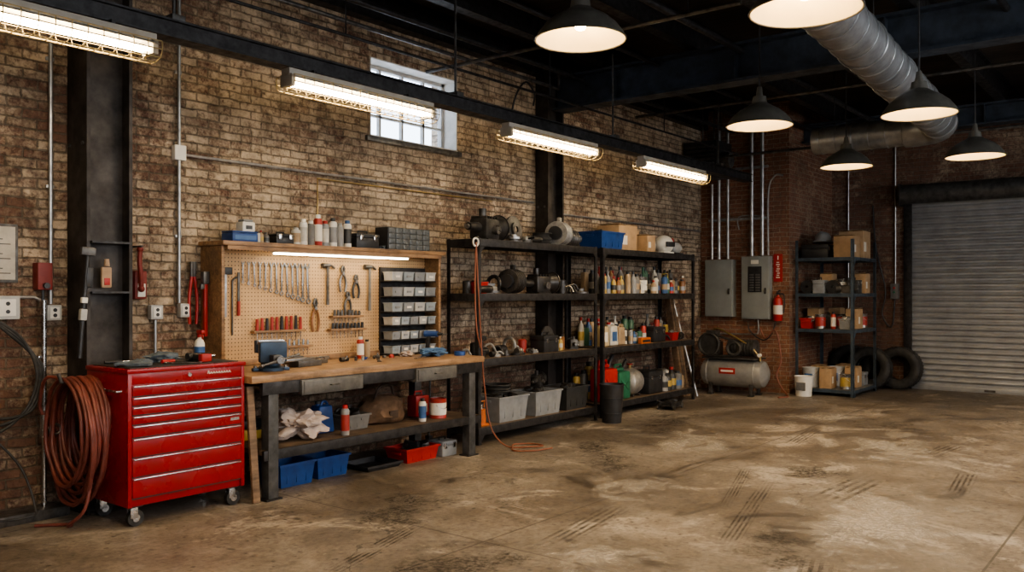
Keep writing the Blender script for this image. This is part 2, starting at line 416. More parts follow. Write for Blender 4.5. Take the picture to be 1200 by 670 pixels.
w.bx(wx1-.012,wx1,6.34,6.53,wz0,wz1,RV); w.bx(wx0,wx0+.012,6.34,6.53,wz0,wz1,RV)
w.bx(wx0,wx1,6.33,6.53,wz0,wz0+.015,RV); w.bx(wx0,wx1,6.34,6.53,wz1-.012,wz1,RV)
w.bx(wx0-.06,wx1+.05,6.31,6.35,wz0-.05,wz0,IRON,.004); w.done()

# columns + beams
def column(xc,yf):
    w=O('steel_column'); a=xc-.165; b=xc+.165
    w.bx(a,a+.025,yf,6.34,0,4.49,COLM); w.bx(b-.025,b,yf,6.34,0,4.49,COLM); w.bx(a+.025,b-.025,yf+.1,yf+.12,0,4.49,COLM)
    for z in (.9,2.6,3.4): 
        for x in (a-.004,b+.004): 
            for y in (yf+.05,6.3): w.cyl((x-.008,y,z),(x+.008,y,z),.014,IRON,n=8)
    return w.done()
column(3.03,6.05); column(8.63,6.15)
def ibeam_y(x,y0,y1,z0,z1,name='ceiling_i_beam',wd=.24,mat=STEELB):
    w=O(name); w.bx(x-wd/2,x+wd/2,y0,y1,z0,z0+.03,mat); w.bx(x-wd/2,x+wd/2,y0,y1,z1-.03,z1,mat); w.bx(x-.012,x+.012,y0,y1,z0+.03,z1-.03,mat)
    y=y0+.8
    while y<y1: w.bx(x-wd/2+.01,x-.012,y-.008,y+.008,z0+.03,z1-.03,mat); y+=1.5
    return w.done()
for x in (-2.4,3.03): ibeam_y(x,-3,6.04,3.77,4.18)
ibeam_y(8.66,-3,6.14,3.77,4.18)
ibeam_y(13.6,-3,4.86,3.9,4.2)
def ibeam_x(y,x0,x1,z0,z1):
    w=O('ceiling_joist'); w.bx(x0,x1,y-.06,y+.06,z0,z0+.018,STEEL); w.bx(x0,x1,y-.06,y+.06,z1-.018,z1,STEEL); w.bx(x0,x1,y-.007,y+.007,z0+.018,z1-.018,STEEL)
    return w.done()
for y in (5.4,4.3,3.2,2.1,1.0,-.2,-1.4): ibeam_x(y,-4,XP if y>4.88 else XF,4.2,4.49)
def pipe(name,pts,r,mat,clamps=(),sm=False):
    w=O(name); w.tube(pts,r,mat,10,sm)
    for c in clamps: w.torus(c[:3],r+.004,.006,mat,c[3],16,6)
    return w.done()
pipe('ceiling_pipe',[(-4,5.75,4.1),(12.9,5.75,4.1)],.028,STEEL)
pipe('ceiling_pipe',[(-4,5.95,3.98),(8.4,5.95,3.98),(8.4,5.95,4.15)],.02,IRON)
pipe('ceiling_pipe',[(-4,4.75,4.12),(14.9,4.75,4.12)],.025,STEEL)
pipe('ceiling_pipe',[(-4,3.75,4.1),(14.9,3.75,4.1)],.035,STEEL)
pipe('ceiling_pipe',[(6.2,6.0,3.75),(6.2,2.7,3.75)],.018,IRON)
pipe('ceiling_pipe',[(-4,1.3,4.05),(14.9,1.3,4.05)],.03,STEEL)
pipe('ceiling_pipe',[(12.3,-3,3.62),(12.3,5.6,3.62)],.022,IRON)
pipe('ceiling_pipe',[(10.3,-3,3.95),(10.3,6.0,3.95)],.02,IRON)
pipe('ceiling_pipe',[(-4,5.35,3.62),(12.2,5.35,3.62)],.013,STEEL)
w=O('pipe_hanger_rod')
for x in (4.6,5.9,7.4,9.9,11.6): 
    w.cyl((x,5.35,3.63),(x,5.35,4.19),.006,STEEL,n=6); w.cyl((x,3.75,4.1),(x,3.75,4.49),.006,STEEL,n=6)
w.done()

# suspended rail
w=O('suspended_light_rail')
w.bx(-3,11.9,5.03,5.11,3.16,3.25,STEEL); w.bx(-3,11.9,5.0,5.14,3.25,3.262,STEEL); w.bx(-3,11.9,5.0,5.14,3.148,3.16,STEEL)
for x in (-2,1,2.95,5.6,8.2,10.9): w.cyl((x,5.07,3.26),(x,5.07,4.2),.011,IRON,n=8); w.box((x,5.07,3.28),(.09,.12,.04),IRON,.004)
w.done()
def fixture(x0,L=1.55):
    w=O('fluorescent_light_fixture'); y=4.96; z=3.03; x1=x0+L
    w.bx(x0,x1,y-.045,y+.045,z+.03,z+.085,HOUS,.006)
    for s in (-1,1):
        w.raw([(x0,y+s*.045,z+.035),(x1,y+s*.045,z+.035),(x1,y+s*.085,z+.012),(x0,y+s*.085,z+.012)],[[0,1,2,3]],HOUS)
    for s in (-1,1):
        w.cyl((x0+.05,y+s*.034,z-.018),(x1-.05,y+s*.034,z-.018),.012,TUBE,n=10)
    for x in (x0+.02,x1-.02): w.box((x,y,z),(.035,.13,.085),HOUS,.004)
    prof=[(-.1,.03),(-.105,-.02),(-.085,-.065),(-.03,-.085),(.03,-.085),(.085,-.065),(.105,-.02),(.1,.03)]
    n=int(L/.085)
    for i in range(n+1):
        x=x0+L*i/n; w.tube([(x,y+a,z+b) for a,b in prof],.0033,CAGE,5,False)
    for a,b in prof: w.cyl((x0,y+a,z+b),(x1,y+a,z+b),.0038,CAGE,n=5)
    for x in (x0+.25,x1-.25): w.bx(x-.012,x+.012,y-.01,y+.09,z+.085,z+.117,STEEL)
    return w.done()
for x0,L in ((-1.2,1.5),(1.25,1.5),(3.72,1.45),(6.16,1.5),(8.62,1.6)): fixture(x0,L)

# pendants
SHD=M('shade_dark_enamel',(.095,.09,.078),.4,.15,.2)
def pendant(x,y,z,e=68):
    w=O('pendant_lamp')
    prof=[(.04,.27),(.06,.27),(.07,.21),(.115,.18),(.18,.145),(.24,.095),(.285,.035),(.30,.0)]
    w.lathe(prof,(0,0,0),SHD,36)
    w.lathe([(r-.006 if r>.05 else r,max(0,zz-.007)) for r,zz in prof[1:]]+[(.30,0)],(0,0,0),CREAM,36)
    w.torus((0,0,0),.30,.006,SHD,'Z',40,6)
    w.cyl((0,0,.26),(0,0,.36),.035,SHD,.022); w.cyl((0,0,.12),(0,0,.2),.024,WHITE)
    w.lathe([(0,.155),(.022,.15),(.04,.12),(.042,.095),(.03,.07),(0,.06)],(0,0,0),BULB,16)
    w.cyl((0,0,.36),(0,0,4.49-z),.008,STEEL,n=8); w.cyl((0,0,4.44-z),(0,0,4.49-z),.05,STEEL)
    ob=w.done(loc=(x,y,z))
    l=bpy.data.lights.new('pendant_bulb','SPOT'); l.energy=e; l.color=(1,.75,.47); l.shadow_soft_size=.04; l.spot_size=math.radians(165); l.spot_blend=.6
    lo=bpy.data.objects.new('bulb_light',l); scene.collection.objects.link(lo); lo.parent=ob; lo.location=(0,0,.015)
    return ob
for x,y,z in ((4.74,3.18,3.22),(4.72,1.68,3.10),(7.7,3.17,3.1),(7.85,1.83,3.06),(10.72,3.32,3.08),(10.6,1.9,3.05),(1.6,3.1,3.12),(1.6,1.7,3.1),(4.7,-.9,3.1),(8,-.9,3.1),(13.4,-.9,3.1)):  # trailing entries are unseen extra pendants, added for ambient light
    pendant(x,y,z)

# duct
DU=M('duct_galvanised',(.34,.35,.36),.36,.65,.25,5)
w=O('spiral_duct')
A=Vector((4.6,1.91,3.52)); Bp=Vector((10.75,2.31,3.52))
w.tube([A,Bp],.19,DU,28,False)
n=20
for i in range(n+1):
    c=A.lerp(Bp,i/n); d=(Bp-A).normalized()
    q=d.to_track_quat('Z','Y').to_matrix().to_4x4(); 
    w.T=TR(c)@q; w.torus((0,0,0),.192,.006 if i%4 else .013,DU,'Z',28,6); w.T=Matrix()
w.tube([Bp,(10.95,2.33,3.52),(11.1,2.42,3.51),(11.15,2.6,3.5),(11.15,2.75,3.5)],.19,DU,28,True)
w.tube([(11.15,2.75,3.5),(11.15,3.85,3.5)],.17,DU,28,False)
for i in range(6): w.torus((11.15,2.75+.2*i,3.5),.173,.006 if i%3 else .013,DU,'Y',28,6)
for p in (A.lerp(Bp,.1),A.lerp(Bp,.47),A.lerp(Bp,.8),Vector((11.15,3.6,3.5))): 
    w.cyl(p+Vector((0,0,.18)),(p.x,p.y,4.19),.006,STEEL,n=6)
w.done()

# roller door
w=O('door_1'); DM=M('door_slat_grey',(.36,.37,.38),.42,.4,.14,3,.05)
prof=[];z=0.02
while z<3.12:
    prof+=[(.055,z),(.055,z+.006),(.024,z+.022),(.016,z+.04),(.024,z+.058),(.055,z+.07)]; z+=.092
vs=[];fs=[]
for (dx,zz) in prof: vs+=[(XF+dx,.1,zz),(XF+dx,3.65,zz)]
for i in range(len(prof)-1): fs.append([2*i,2*i+1,2*i+3,2*i+2])
w.raw(vs,fs,DM)
w.bx(XF-.03,XF+.06,.12,3.62,0,.07,DM,.005)
w.bx(XF-.05,XF-.002,3.6,3.72,0,3.1,STEEL,.004); w.bx(XF-.05,XF-.002,.04,.15,0,3.1,STEEL,.004)
w.cyl((XF-.16,.0,3.13),(XF-.16,3.72,3.13),.155,M('hood_steel',(.10,.098,.095),.45,.5,.3),n=32)
w.bx(XF-.3,XF-.01,3.72,3.745,2.95,3.3,STEEL,.004)
w.bx(XF-.045,XF-.03,2.4,2.55,.02,.05,IRON)
w.done()

# ------------------------------------------------------------------ wall conduit & electrics
def conduit(pts,r=.014,mat=GAL,name='wall_conduit',cl=()):
    w=O(name); w.tube(pts,r,mat,10,False)
    for c in cl: w.box(c,(.055,.02,.025),mat,.004)
    return w.done()
conduit([(2.74,6.32,1.47),(2.74,6.32,4.2)],.014,cl=[(2.74,6.335,2.3),(2.74,6.335,3.2)])
conduit([(3.72,6.32,1.47),(3.72,6.32,2.6)],cl=[(3.72,6.335,2.0)]); conduit([(3.72,6.32,2.72),(3.72,6.32,4.2)],cl=[(3.72,6.335,3.3)])
conduit([(3.77,6.32,2.65),(8.4,6.32,2.65)],.012,cl=[(x,6.335,2.65) for x in (4.6,5.8,7.2)])
conduit([(8.9,6.32,2.55),(12.9,6.32,2.55)],.012)
conduit([(5.1,6.325,2.2),(5.1,6.325,2.6),(7.6,6.325,2.6)],.007,BRASS)
conduit([(2.675,6.27,.02),(2.675,6.27,1.5)],.017,CHROME,'water_pipe',[(2.675,6.3,1.1)])
w=O('water_valve'); w.cyl((2.675,6.27,.55),(2.675,6.27,.7),.032,CHROME); w.cyl((2.675,6.1,.62),(2.675,6.25,.62),.012,CHROME); w.torus((2.675,6.1,.62),.035,.008,IRON,'Y'); w.done()
def ebox(name,x,z,wd,h,mat=LGREY,d=.06,outlet=True):
    w=O(name); w.bx(x-wd/2,x+wd/2,6.349-d,6.349,z-h/2,z+h/2,mat,.008)
    if outlet:
        w.bx(x-wd*.32,x+wd*.32,6.349-d-.006,6.349-d,z-h*.36,z+h*.36,WHITE,.003)
        for s in (-1,1): w.cyl((x,6.349-d-.008,z+s*h*.17),(x,6.349-d-.006,z+s*h*.17),.014,BLK,n=12)
    return w.done()
ebox('outlet_box',2.755,1.41,.1,.11); ebox('outlet_box',3.52,1.40,.1,.11); ebox('outlet_box',3.76,1.41,.09,.11)
ebox('junction_box',3.72,2.66,.1,.12,WHITE,.055,False)
ebox('switch_box',2.44,1.45,.16,.16,LGREY,.08,True)
conduit([(3.52,6.32,.95),(3.52,6.32,1.34)],.012); conduit([(2.52,6.3,1.52),(2.62,6.3,1.52),(2.66,6.3,1.5)],.012)
w=O('red_control_box'); w.bx(2.63,2.73,6.26,6.349,1.57,1.76,M('red_dull',(.20,.03,.024),.5),.008); w.cyl((2.68,6.26,1.6),(2.68,6.23,1.6),.02,BLK); w.cyl((2.68,6.3,1.2),(2.68,6.3,1.57),.01,BLK,n=8); w.done()
w=O('clipboard_notice'); w.bx(2.2,2.53,6.33,6.349,1.62,2.02,IRON,.003); w.bx(2.22,2.51,6.325,6.332,1.64,2.0,M('aged_paper',(.45,.42,.36),.8))
for i in range(9): w.bx(2.25,2.48-.05*(i%3),6.323,6.326,1.68+.033*i,1.686+.033*i,BLK)
w.done()
w=O('red_wall_telephone'); RDD=M('red_dull')
w.bx(3.33,3.43,6.27,6.349,1.5,1.72,RDD,.02); w.tube([(3.36,6.25,1.86),(3.35,6.24,1.78),(3.36,6.24,1.7),(3.37,6.25,1.6)],.018,RDD,10); w.ball((3.36,6.25,1.88),.026,RDD); w.ball((3.37,6.25,1.58),.026,RDD)
w.cyl((3.35,6.34,1.9),(3.35,6.2,1.9),.008,IRON); w.bx(3.35,3.41,6.262,6.27,1.52,1.62,WHITE,.003); w.done()
w=O('hanging_cable_loop')
for k in range(3):
    pts=[(2.3+.0*k,6.24,1.4),(2.5+.03*k,6.22,1.25-.05*k),(2.6+.02*k,6.2,1.0),(2.52+.02*k,6.2,.75),(2.3,6.2,.62+.05*k),(2.1,6.22,.8)]
    w.tube(pts,.011,RUB,8)
w.done()
w=O('floor_cable'); w.tube([(2.3,6.2,.62),(2.45,6.1,.4),(2.5,6.0,.15),(2.45,5.95,.09),(2.2,6.05,.085)],.008,RUB,8); w.done()
w=O('long_handle_axe'); w.T=TR((2.8,6.02,1.1))@RY(.08)
w.cyl((0,0,0),(0,0,.74),.018,BLK,.014,12); w.box((.0,0,.74),(.1,.04,.06),IRON,.012); w.box((.02,0,.56),(.045,.04,.14),BLK,.008); w.box((.0,0,.4),(.04,.035,.04),WHITE,.006); w.box((.0,0,.3),(.045,.04,.08),LGREY,.008); w.done()
w=O('column_shelf_box'); w.bx(2.89,3.17,6.02,6.14,1.545,1.56,STEEL); w.bx(2.89,3.17,6.02,6.14,1.9,1.915,STEEL)
w.box((3.02,6.09,1.66),(.075,.03,.15),M('skin_glove',(.40,.28,.19),.8),.02); w.cyl((3.02,6.08,1.74),(3.02,6.08,1.79),.02,M('skin_glove'),.016)
w.box((3.02,6.073,1.63),(.04,.006,.05),REDP,.002); w.done()
conduit([(3.27,6.32,1.2),(3.27,6.32,4.2)],.02,COLM,'cable_trunking')
w=O('wall_gooseneck_bracket'); w.tube([(7.95,6.33,3.55),(7.95,6.25,3.85),(7.95,6.1,4.0),(8.05,6.05,3.88),(8.1,6.1,3.75)],.012,BLK,8); w.box((7.95,6.32,3.52),(.1,.05,.14),BLK,.01); w.done()

# electric panels on pier
def epanel(y0,y1,z0,z1,brk):
    w=O('electrical_panel'); w.bx(12.87,12.999,y0,y1,z0,z1,GREYP,.008)
    w.bx(12.858,12.872,y0+.015,y1-.015,z0+.015,z1-.015,GREYP,.004)
    if brk:
        w.bx(12.85,12.86,(y0+y1)/2-.11,(y0+y1)/2+.11,z0+.42,z1-.16,BLK,.002)
        for i in range(7):
            for s in (-1,1): w.box((12.845,(y0+y1)/2+s*.05,z0+.45+.04*i),(.012,.07,.026),M('breaker',(.1,.1,.1),.4),.002)
        w.bx(12.852,12.86,(y0+y1)/2-.06,(y0+y1)/2+.06,z1-.12,z1-.06,WHITE)
    w.box((12.85,y0+.06,(z0+z1)/2-.05),(.02,.03,.09),IRON,.004)
    return w.done()
epanel(5.74,6.22,1.17,2.08,False); epanel(5.14,5.6,1.14,2.12,True)
w=O('vertical_conduit_bank')
for y,z1,r in ((6.12,3.3,.022),(6.0,4.15,.026),(5.85,4.15,.022),(5.45,4.15,.03),(5.28,4.15,.03)):
    w.cyl((12.93,y,2.09 if y>5.7 else 2.13),(12.93,y,z1),r,GAL,n=12)
w.tube([(12.93,5.18,2.13),(12.93,5.18,3.1),(12.93,5.08,3.35),(12.93,4.95,3.35)],.016,GAL,8)
for z in (2.7,3.5): w.bx(12.965,12.999,5.2,6.2,z,z+.04,GAL,.003)
w.tube([(12.94,5.35,1.13),(12.94,5.35,.95),(12.94,5.45,.9),(12.94,6.1,.9)],.014,GAL,8)
w.tube([(12.93,5.66,2.55),(12.93,5.66,2.75),(12.93,5.3,2.75)],.012,GAL,8)
w.done()
w=O('fire_extinguisher_sign'); w.bx(12.985,12.999,4.98,5.12,1.72,2.15,REDP,.002)
for i in range(8): w.bx(12.983,12.986,5.02+.01*(i%2),5.08-.008*(i%3),1.78+.033*i,1.796+.033*i,PAPER)
w.tube([(12.984,5.05,2.12),(12.984,5.05,2.06)],.008,PAPER,6,False); w.done()
w=O('fire_extinguisher'); w.lathe([(0,0),(.06,0),(.07,.015),(.07,.3),(.055,.35),(.025,.37),(.02,.4),(0,.4)],(0,0,0),REDP,20)
w.box((0,0,.42),(.09,.03,.03),BLK,.006); w.box((.02,0,.455),(.1,.025,.015),BLK,.004,(0,-.25,0)); w.tube([(0,-.02,.41),(0,-.09,.4),(0,-.1,.25),(0,-.085,.12)],.01,BLK,8); w.lathe([(.0705,.1),(.0715,.1),(.0715,.24),(.0705,.24)],(0,0,0),PAPER,20)
w.cyl((.06,0,.3),(.085,0,.3),.02,IRON); w.done(loc=(12.91,5.02,1.12))
w=O('unit_heater'); w.bx(12.3,12.85,5.75,6.3,3.35,3.9,BLK,.01)
for i in range(7): w.box((12.28,6.02,3.42+.065*i),(.03,.48,.02),IRON,.002,(0,.5,0))
w.cyl((12.35,6.0,3.9),(12.35,6.0,4.49),.01,IRON); w.cyl((12.75,6.0,3.9),(12.75,6.0,4.49),.01,IRON); w.cyl((12.5,5.75,3.6),(12.5,5.6,3.6),.12,IRON); w.done()

# ------------------------------------------------------------------ tool chest
def tool_chest():
    w=O('rolling_tool_chest'); x0,x1,y0,y1,z0,z1=2.85,3.73,5.46,6.02,.14,1.03
    w.bx(x0,x1,y0+.012,y1,z0,z1,RED,.008)
    w.bx(x0-.008,x1+.008,y0-.012,y1+.005,z1-.012,z1+.018,RED,.006)
    w.bx(x0+.03,x1-.03,y0+.03,y1-.03,z1+.018,z1+.024,RUB)
    w.bx(x0,x0+.028,y0-.004,y0+.02,z0,z1-.01,RED,.004); w.bx(x1-.028,x1,y0-.004,y0+.02,z0,z1-.01,RED,.004)
    w.bx(x0+.028,x1-.028,y0,y0+.01,.945,z1-.012,RED,.003)
    hs=[.078,.062,.062,.062,.085,.13,.13,.14]; z=.94
    for h in hs:
        a=z-h+.008
        w.bx(x0+.03,x1-.03,y0-.008,y0+.02,a,z,RED,.005)
        w.bx(x0+.034,x1-.034,y0-.02,y0-.006,z-.011,z-.004,CHROME,.003)
        w.bx(x0+.03,x1-.03,y0-.001,y0+.001,a-.008,a,BLK)
        z-=h
    w.bx(x1-.12,x1-.05,y0-.011,y0-.007,.63,.65,CHROME)
    xx=x1-.30
    for i in range(9):
        s=.012 if i else .02
        w.tube([(xx,y0-.003,.98),(xx+.008,y0-.003,.98+s),(xx+.014,y0-.003,.98),(xx+.018,y0-.003,.982)],.0028,PAPER,5); xx+=.021
    w.cyl((x0+.44,y0-.01,.985),(x0+.44,y0,.985),.014,CHROME,n=14)
    w.tube([(x1+.0,y0+.12,.86),(x1+.045,y0+.12,.86),(x1+.045,y1-.12,.86),(x1+.0,y1-.12,.86)],.011,CHROME,10,False)
    w.tube([(x0,y0+.08,.9),(x0-.03,y0+.08,.9),(x0-.03,y0+.3,.9),(x0,y0+.3,.9)],.009,CHROME,10,False)
    for x in (x0+.07,x1-.07):
        for y in (y0+.07,y1-.07):
            w.box((x,y,.135),(.1,.08,.01),STEEL); w.box((x,y-.022,.095),(.05,.006,.08),CHROME,.002); w.box((x,y+.022,.095),(.05,.006,.08),CHROME,.002)
            w.cyl((x+.015,y-.018,.055),(x+.015,y+.018,.055),.055,RUB,n=24); w.cyl((x+.015,y-.024,.055),(x+.015,y+.024,.055),.026,CHROME,n=14)
    return w.done()
tool_chest()
def glove(loc,rz,mat=GLOVE):
    w=O('work_glove'); w.box((0,0,.014),(.09,.1,.026),mat,.012); w.box((0,-.075,.014),(.075,.06,.024),mat,.01)
    for i,l in enumerate((.07,.085,.078,.06)):
        x=-.034+.0225*i; w.tube([(x,.045,.014),(x*1.1,.045+l*.5,.022),(x*1.25,.045+l,.012)],.0115,mat,8)
    w.tube([(.04,-.02,.014),(.07,.01,.018),(.08,.04,.013)],.0125,mat,8)
    return w.done(loc=loc,rz=rz)
CT=1.055
glove((2.97,5.59,CT),.7); glove((3.08,5.76,CT),-.9)
w=O('cleaning_rag_pile'); w.ball((0,0,.03),.09,GLOVE,(1.2,.8,.4),.5,4,3)
for v in w.v: v.z=max(0,v.z)
w.done(loc=(3.29,5.80,CT))
def wrench(name,L,mat=TOOL,both=True):
    w=O(name); r=L*.055
    w.box((0,0,0),(r*1.1,.006,L*.8),mat,.002)
    w.torus((0,0,-L*.43),r*1.0,r*.38,mat,'Y',18,6)
    for s in (-1,1): w.box((s*r*.95,0,L*.45),(r*.7,.008,r*2),mat,.002,(0,s*.2,0))
    w.box((0,0,L*.405),(r*2.2,.008,r*1.0),mat,.002)
    return w
w=wrench('adjustable_wrench',.25); w.done(loc=(3.3,5.56,CT+.007),rx=math.pi/2,rz=.8)
w=O('cordless_impact_driver'); w.cyl((-.09,0,.03),(.09,0,.03),.03,BLK,.025); w.cyl((.09,0,.03),(.13,0,.03),.012,CHROME); w.box((-.04,-.08,.028),(.045,.12,.045),BLK,.012); w.box((-.04,-.15,.03),(.08,.05,.056),REDP,.008); w.done(loc=(3.52,5.72,CT))
w=O('screwdriver'); w.cyl((0,0,.014),(.1,0,.014),.014,REDP,.012); w.cyl((.1,0,.014),(.22,0,.014),.004,CHROME,n=8); w.done(loc=(3.2,5.66,CT),rz=.1)
w=O('ratchet_handle'); w.cyl((0,0,.012),(.12,0,.012),.011,BLK); w.cyl((.12,0,.012),(.2,0,.012),.007,CHROME); w.cyl((.21,0,0),(.21,0,.024),.018,CHROME); w.done(loc=(2.93,5.93,CT),rz=-.1)
def spray_bottle(loc,body=WHITE,trig=REDP):
    w=O('spray_bottle'); w.lathe([(0,0),(.036,0),(.038,.01),(.038,.11),(.03,.135),(.014,.15),(.014,.165),(0,.165)],(0,0,0),body,20)
    w.lathe([(.0385,.03),(.0392,.03),(.0392,.09),(.0385,.09)],(0,0,0),COLS[1],20)
    w.cyl((0,0,.16),(0,0,.185),.017,trig); w.box((.0,-.012,.2),(.024,.075,.028),trig,.006); w.tube([(0,-.03,.19),(0,-.045,.17),(0,-.04,.145)],.005,trig,6)
    return w.done(loc=loc)
spray_bottle((3.64,5.9,CT))
w=O('coiled_air_hose')
for k in range(12):
    ry=.25+.016*(k%5)+R.uniform(-.02,.02); rz=.33+.025*(k%5)+R.uniform(-.02,.02); x=2.80-.016*k
    cy=5.84+R.uniform(-.03,.03); 
    pts=[(x+R.uniform(-.008,.008),cy+ry*math.cos(a),.98-rz+rz*math.sin(a)+R.uniform(-.006,.006)) for a in [2*math.pi*i/16 for i in range(16)]]
    w.tube(pts,.0135,HOSE,8,True,True,4)
w.tube([(2.76,5.75,.9),(2.68,5.85,.94),(2.60,6.05,.98),(2.6,6.16,.8),(2.62,6.16,.72)],.0115,HOSE,8)
w.tube([(2.7,5.62,.4),(2.64,5.6,.16),(2.58,5.7,.05),(2.66,5.85,.014),(2.5,6.0,.014)],.0115,HOSE,8)
w.done()
w=O('hose_hook'); w.cyl((2.84,5.84,.96),(2.6,5.84,.96),.012,IRON); w.cyl((2.6,5.84,.96),(2.58,5.84,1.02),.012,IRON); w.done()
w=O('leaning_board'); w.T=TR((3.80,5.40,0))@RX(-.1); w.bx(-.03,.03,0,.025,0.005,.86,WOOD_OLD,.002); w.done()

# ------------------------------------------------------------------ workbench
BT=.94
w=O('workbench'); X0,X1,Y0,Y1=3.74,6.36,5.38,6.22
w.bx(X0,X1,Y0,Y1,BT-.055,BT,WOOD_TOP,.006)
w.bx(X0+.1,X1-.02,Y0+.01,Y0+.05,BT-.15,BT-.055,STEEL,.003); w.bx(X0+.02,X1-.02,Y1-.05,Y1-.01,BT-.15,BT-.055,STEEL)
for x in (X0+.2,X1-.16):
    for y in (Y0+.06,Y1-.06):
        w.bx(x-.045,x+.045,y-.045,y+.045,0.012,BT-.055,M('bench_leg_steel',(.09,.09,.09),.5,.4,.3,10),.004)
        w.bx(x-.07,x+.07,y-.06,y+.06,0,.012,STEEL)
    w.bx(x-.02,x+.02,Y0+.1,Y1-.1,.28,.34,STEEL)
w.bx(X0+.12,X1-.02,Y0+.03,Y1-.02,.34,.375,WOOD_DK,.003); w.bx(X0+.12,X1-.02,Y0+.02,Y0+.05,.30,.375,STEEL,.003)
DRW=M('drawer_front',(.13,.125,.115),.5,.3,.3)
for a,b in ((4.18,4.80),(5.42,5.95)):
    w.bx(a,b,Y0-.012,Y0+.45,BT-.175,BT-.06,DRW,.004); w.bx(a+.02,b-.02,Y0-.02,Y0-.012,BT-.16,BT-.072,DRW,.004)
    c=(a+b)/2; w.tube([(c-.04,Y0-.02,BT-.115),(c-.04,Y0-.04,BT-.115),(c+.04,Y0-.04,BT-.115),(c+.04,Y0-.02,BT-.115)],.005,IRON,8,False)
w.done()

# ------------------------------------------------------------------ pegboard unit
w=O('pegboard_tool_cabinet'); a,b=3.95,6.42; py=6.24
w.bx(a,b,py,py+.012,BT+.001,1.93,PEG)
w.bx(a,b,py+.012,6.34,BT+.001,1.93,WOOD_DK)
w.bx(a-.03,a,6.04,6.34,BT+.001,1.93,WOOD_SH,.003); w.bx(b,b+.03,6.04,6.34,BT+.001,1.93,WOOD_SH,.003)
w.bx(a-.05,b+.05,5.99,6.34,1.93,1.965,WOOD_SH,.004)
w.bx(a,b,6.0,6.02,1.895,1.93,WOOD_SH)
w.bx(a,b,py-.015,py,BT+.001,BT+.05,WOOD_SH,.002)
w.done()
w=O('led_strip_light'); w.bx(4.42,6.0,6.03,6.09,1.888,1.929,WHITE,.003); w.bx(4.44,5.98,6.035,6.085,1.874,1.889,STRIP); w.done()
PY=6.225
def pegtool(w,x,z,ry=0): return w.done(loc=(x,PY,z),ry=ry)
for i in range(13):
    L=.18+.015*i; ww=wrench('combination_wrench',L); pegtool(ww,4.24+.056*i,1.81-L*.5,R.uniform(-.05,.12))
def hammer(x,zt,L,hm=WOOD_SH,name='claw_hammer'):
    w=O(name); w.cyl((0,0,-L),(0,0,0),.015,hm,.012,10); w.cyl((-.065,0,0),(.0,0,0),.02,IRON); w.box((0,0,0),(.045,.03,.036),IRON,.006); w.tube([(.0,0,.003),(.04,0,.002),(.08,0,-.025)],.011,IRON,8)
    return w.done(loc=(x,PY-.01,zt))
hammer(5.13,1.80,.36,IRON); hammer(5.64,1.80,.42,COLS[9])
def pliers(x,zt,L,col,name='slip_joint_pliers'):
    w=O(name)
    for s in (-1,1):
        w.tube([(s*.004,0,0),(s*.016,0,-L*.16),(-s*.004,0,-L*.3)],.011,IRON,8)
        w.tube([(-s*.004,-.0,-L*.3),(-s*.03,0,-L*.5),(-s*.038,0,-L*.75),(-s*.026,0,-L)],.0115,col,8)
    w.cyl((0,-.014,-L*.3),(0,.008,-L*.3),.016,TOOL,n=12)
    return w.done(loc=(x,PY-.008,zt))
pliers(4.99,1.50,.3,COLS[8],'long_pliers'); pliers(5.31,1.80,.24,TOOL); pliers(5.47,1.72,.22,COLS[4]); pliers(5.37,1.56,.2,IRON,'needle_nose_pliers')
def holder(x0,x1,z,cols,L,name,hr=.015):
    w=O(name); w.bx(x0-.02,x1+.02,PY-.045,py-.001,z,z+.02,WOOD_SH,.002)
    n=len(cols)
    for i,c in enumerate(cols):
        x=x0+(x1-x0)*(i+.5)/n; l=L*R.uniform(.85,1.1)
        w.cyl((x,PY-.02,z+.02),(x,PY-.02,z+.02+l),hr,c,hr*.8,10); w.cyl((x,PY-.02,z-.07),(x,PY-.02,z),.0035,CHROME,n=6)
    return w.done()
holder(4.34,4.84,1.21,[COLS[3],COLS[3],BLK,COLS[3],COLS[3],BLK,COLS[3],COLS[3],BLK,COLS[3]],.115,'screwdriver_rack')
holder(4.62,4.92,1.07,[TOOL]*6,.05,'chisel_rack',.011)
holder(5.16,5.56,1.2,[BLK]*9,.05,'hex_bit_rack'); holder(5.18,5.52,1.32,[IRON]*8,.05,'socket_rack')
w=O('steel_try_square'); w.bx(4.06,4.08,PY-.01,PY+.005,1.35,1.75,TOOL); w.bx(4.05,4.13,PY-.02,PY+.01,1.7,1.76,BLK,.004); w.done()
w=O('hand_file'); w.cyl((4.2,PY,1.36),(4.2,PY,1.48),.014,COLS[3],n=10); w.box((4.2,PY,1.6),(.02,.006,.24),IRON); w.done()
w=O('pry_bar'); w.tube([(4.14,PY,1.2),(4.14,PY,1.6),(4.15,PY,1.66),(4.19,PY,1.68)],.008,IRON,8); w.done()
w=O('bolt_cutter')
for s in (-1,1): w.tube([(3.83+s*.03,6.3,1.3),(3.83+s*.035,6.3,1.5),(3.83+s*.012,6.3,1.68)],.013,REDP,8); w.box((3.83-s*.012,6.3,1.74),(.025,.02,.12),IRON,.005)
w.done()
w=O('pipe_wrench'); w.bx(3.87,3.9,6.2,6.23,1.2,1.62,REDP,.006); w.bx(3.855,3.91,6.19,6.235,1.62,1.72,IRON,.006); w.bx(3.84,3.87,6.2,6.23,1.58,1.62,IRON,.003); w.done()
w=O('small_parts_bin_rack'); xa,xb=5.78,6.40
w.bx(xa,xb,PY-.01,py-.001,BT+.001,1.80,STEEL)
rows=[1.67,1.52,1.37,1.24,1.10,.962]
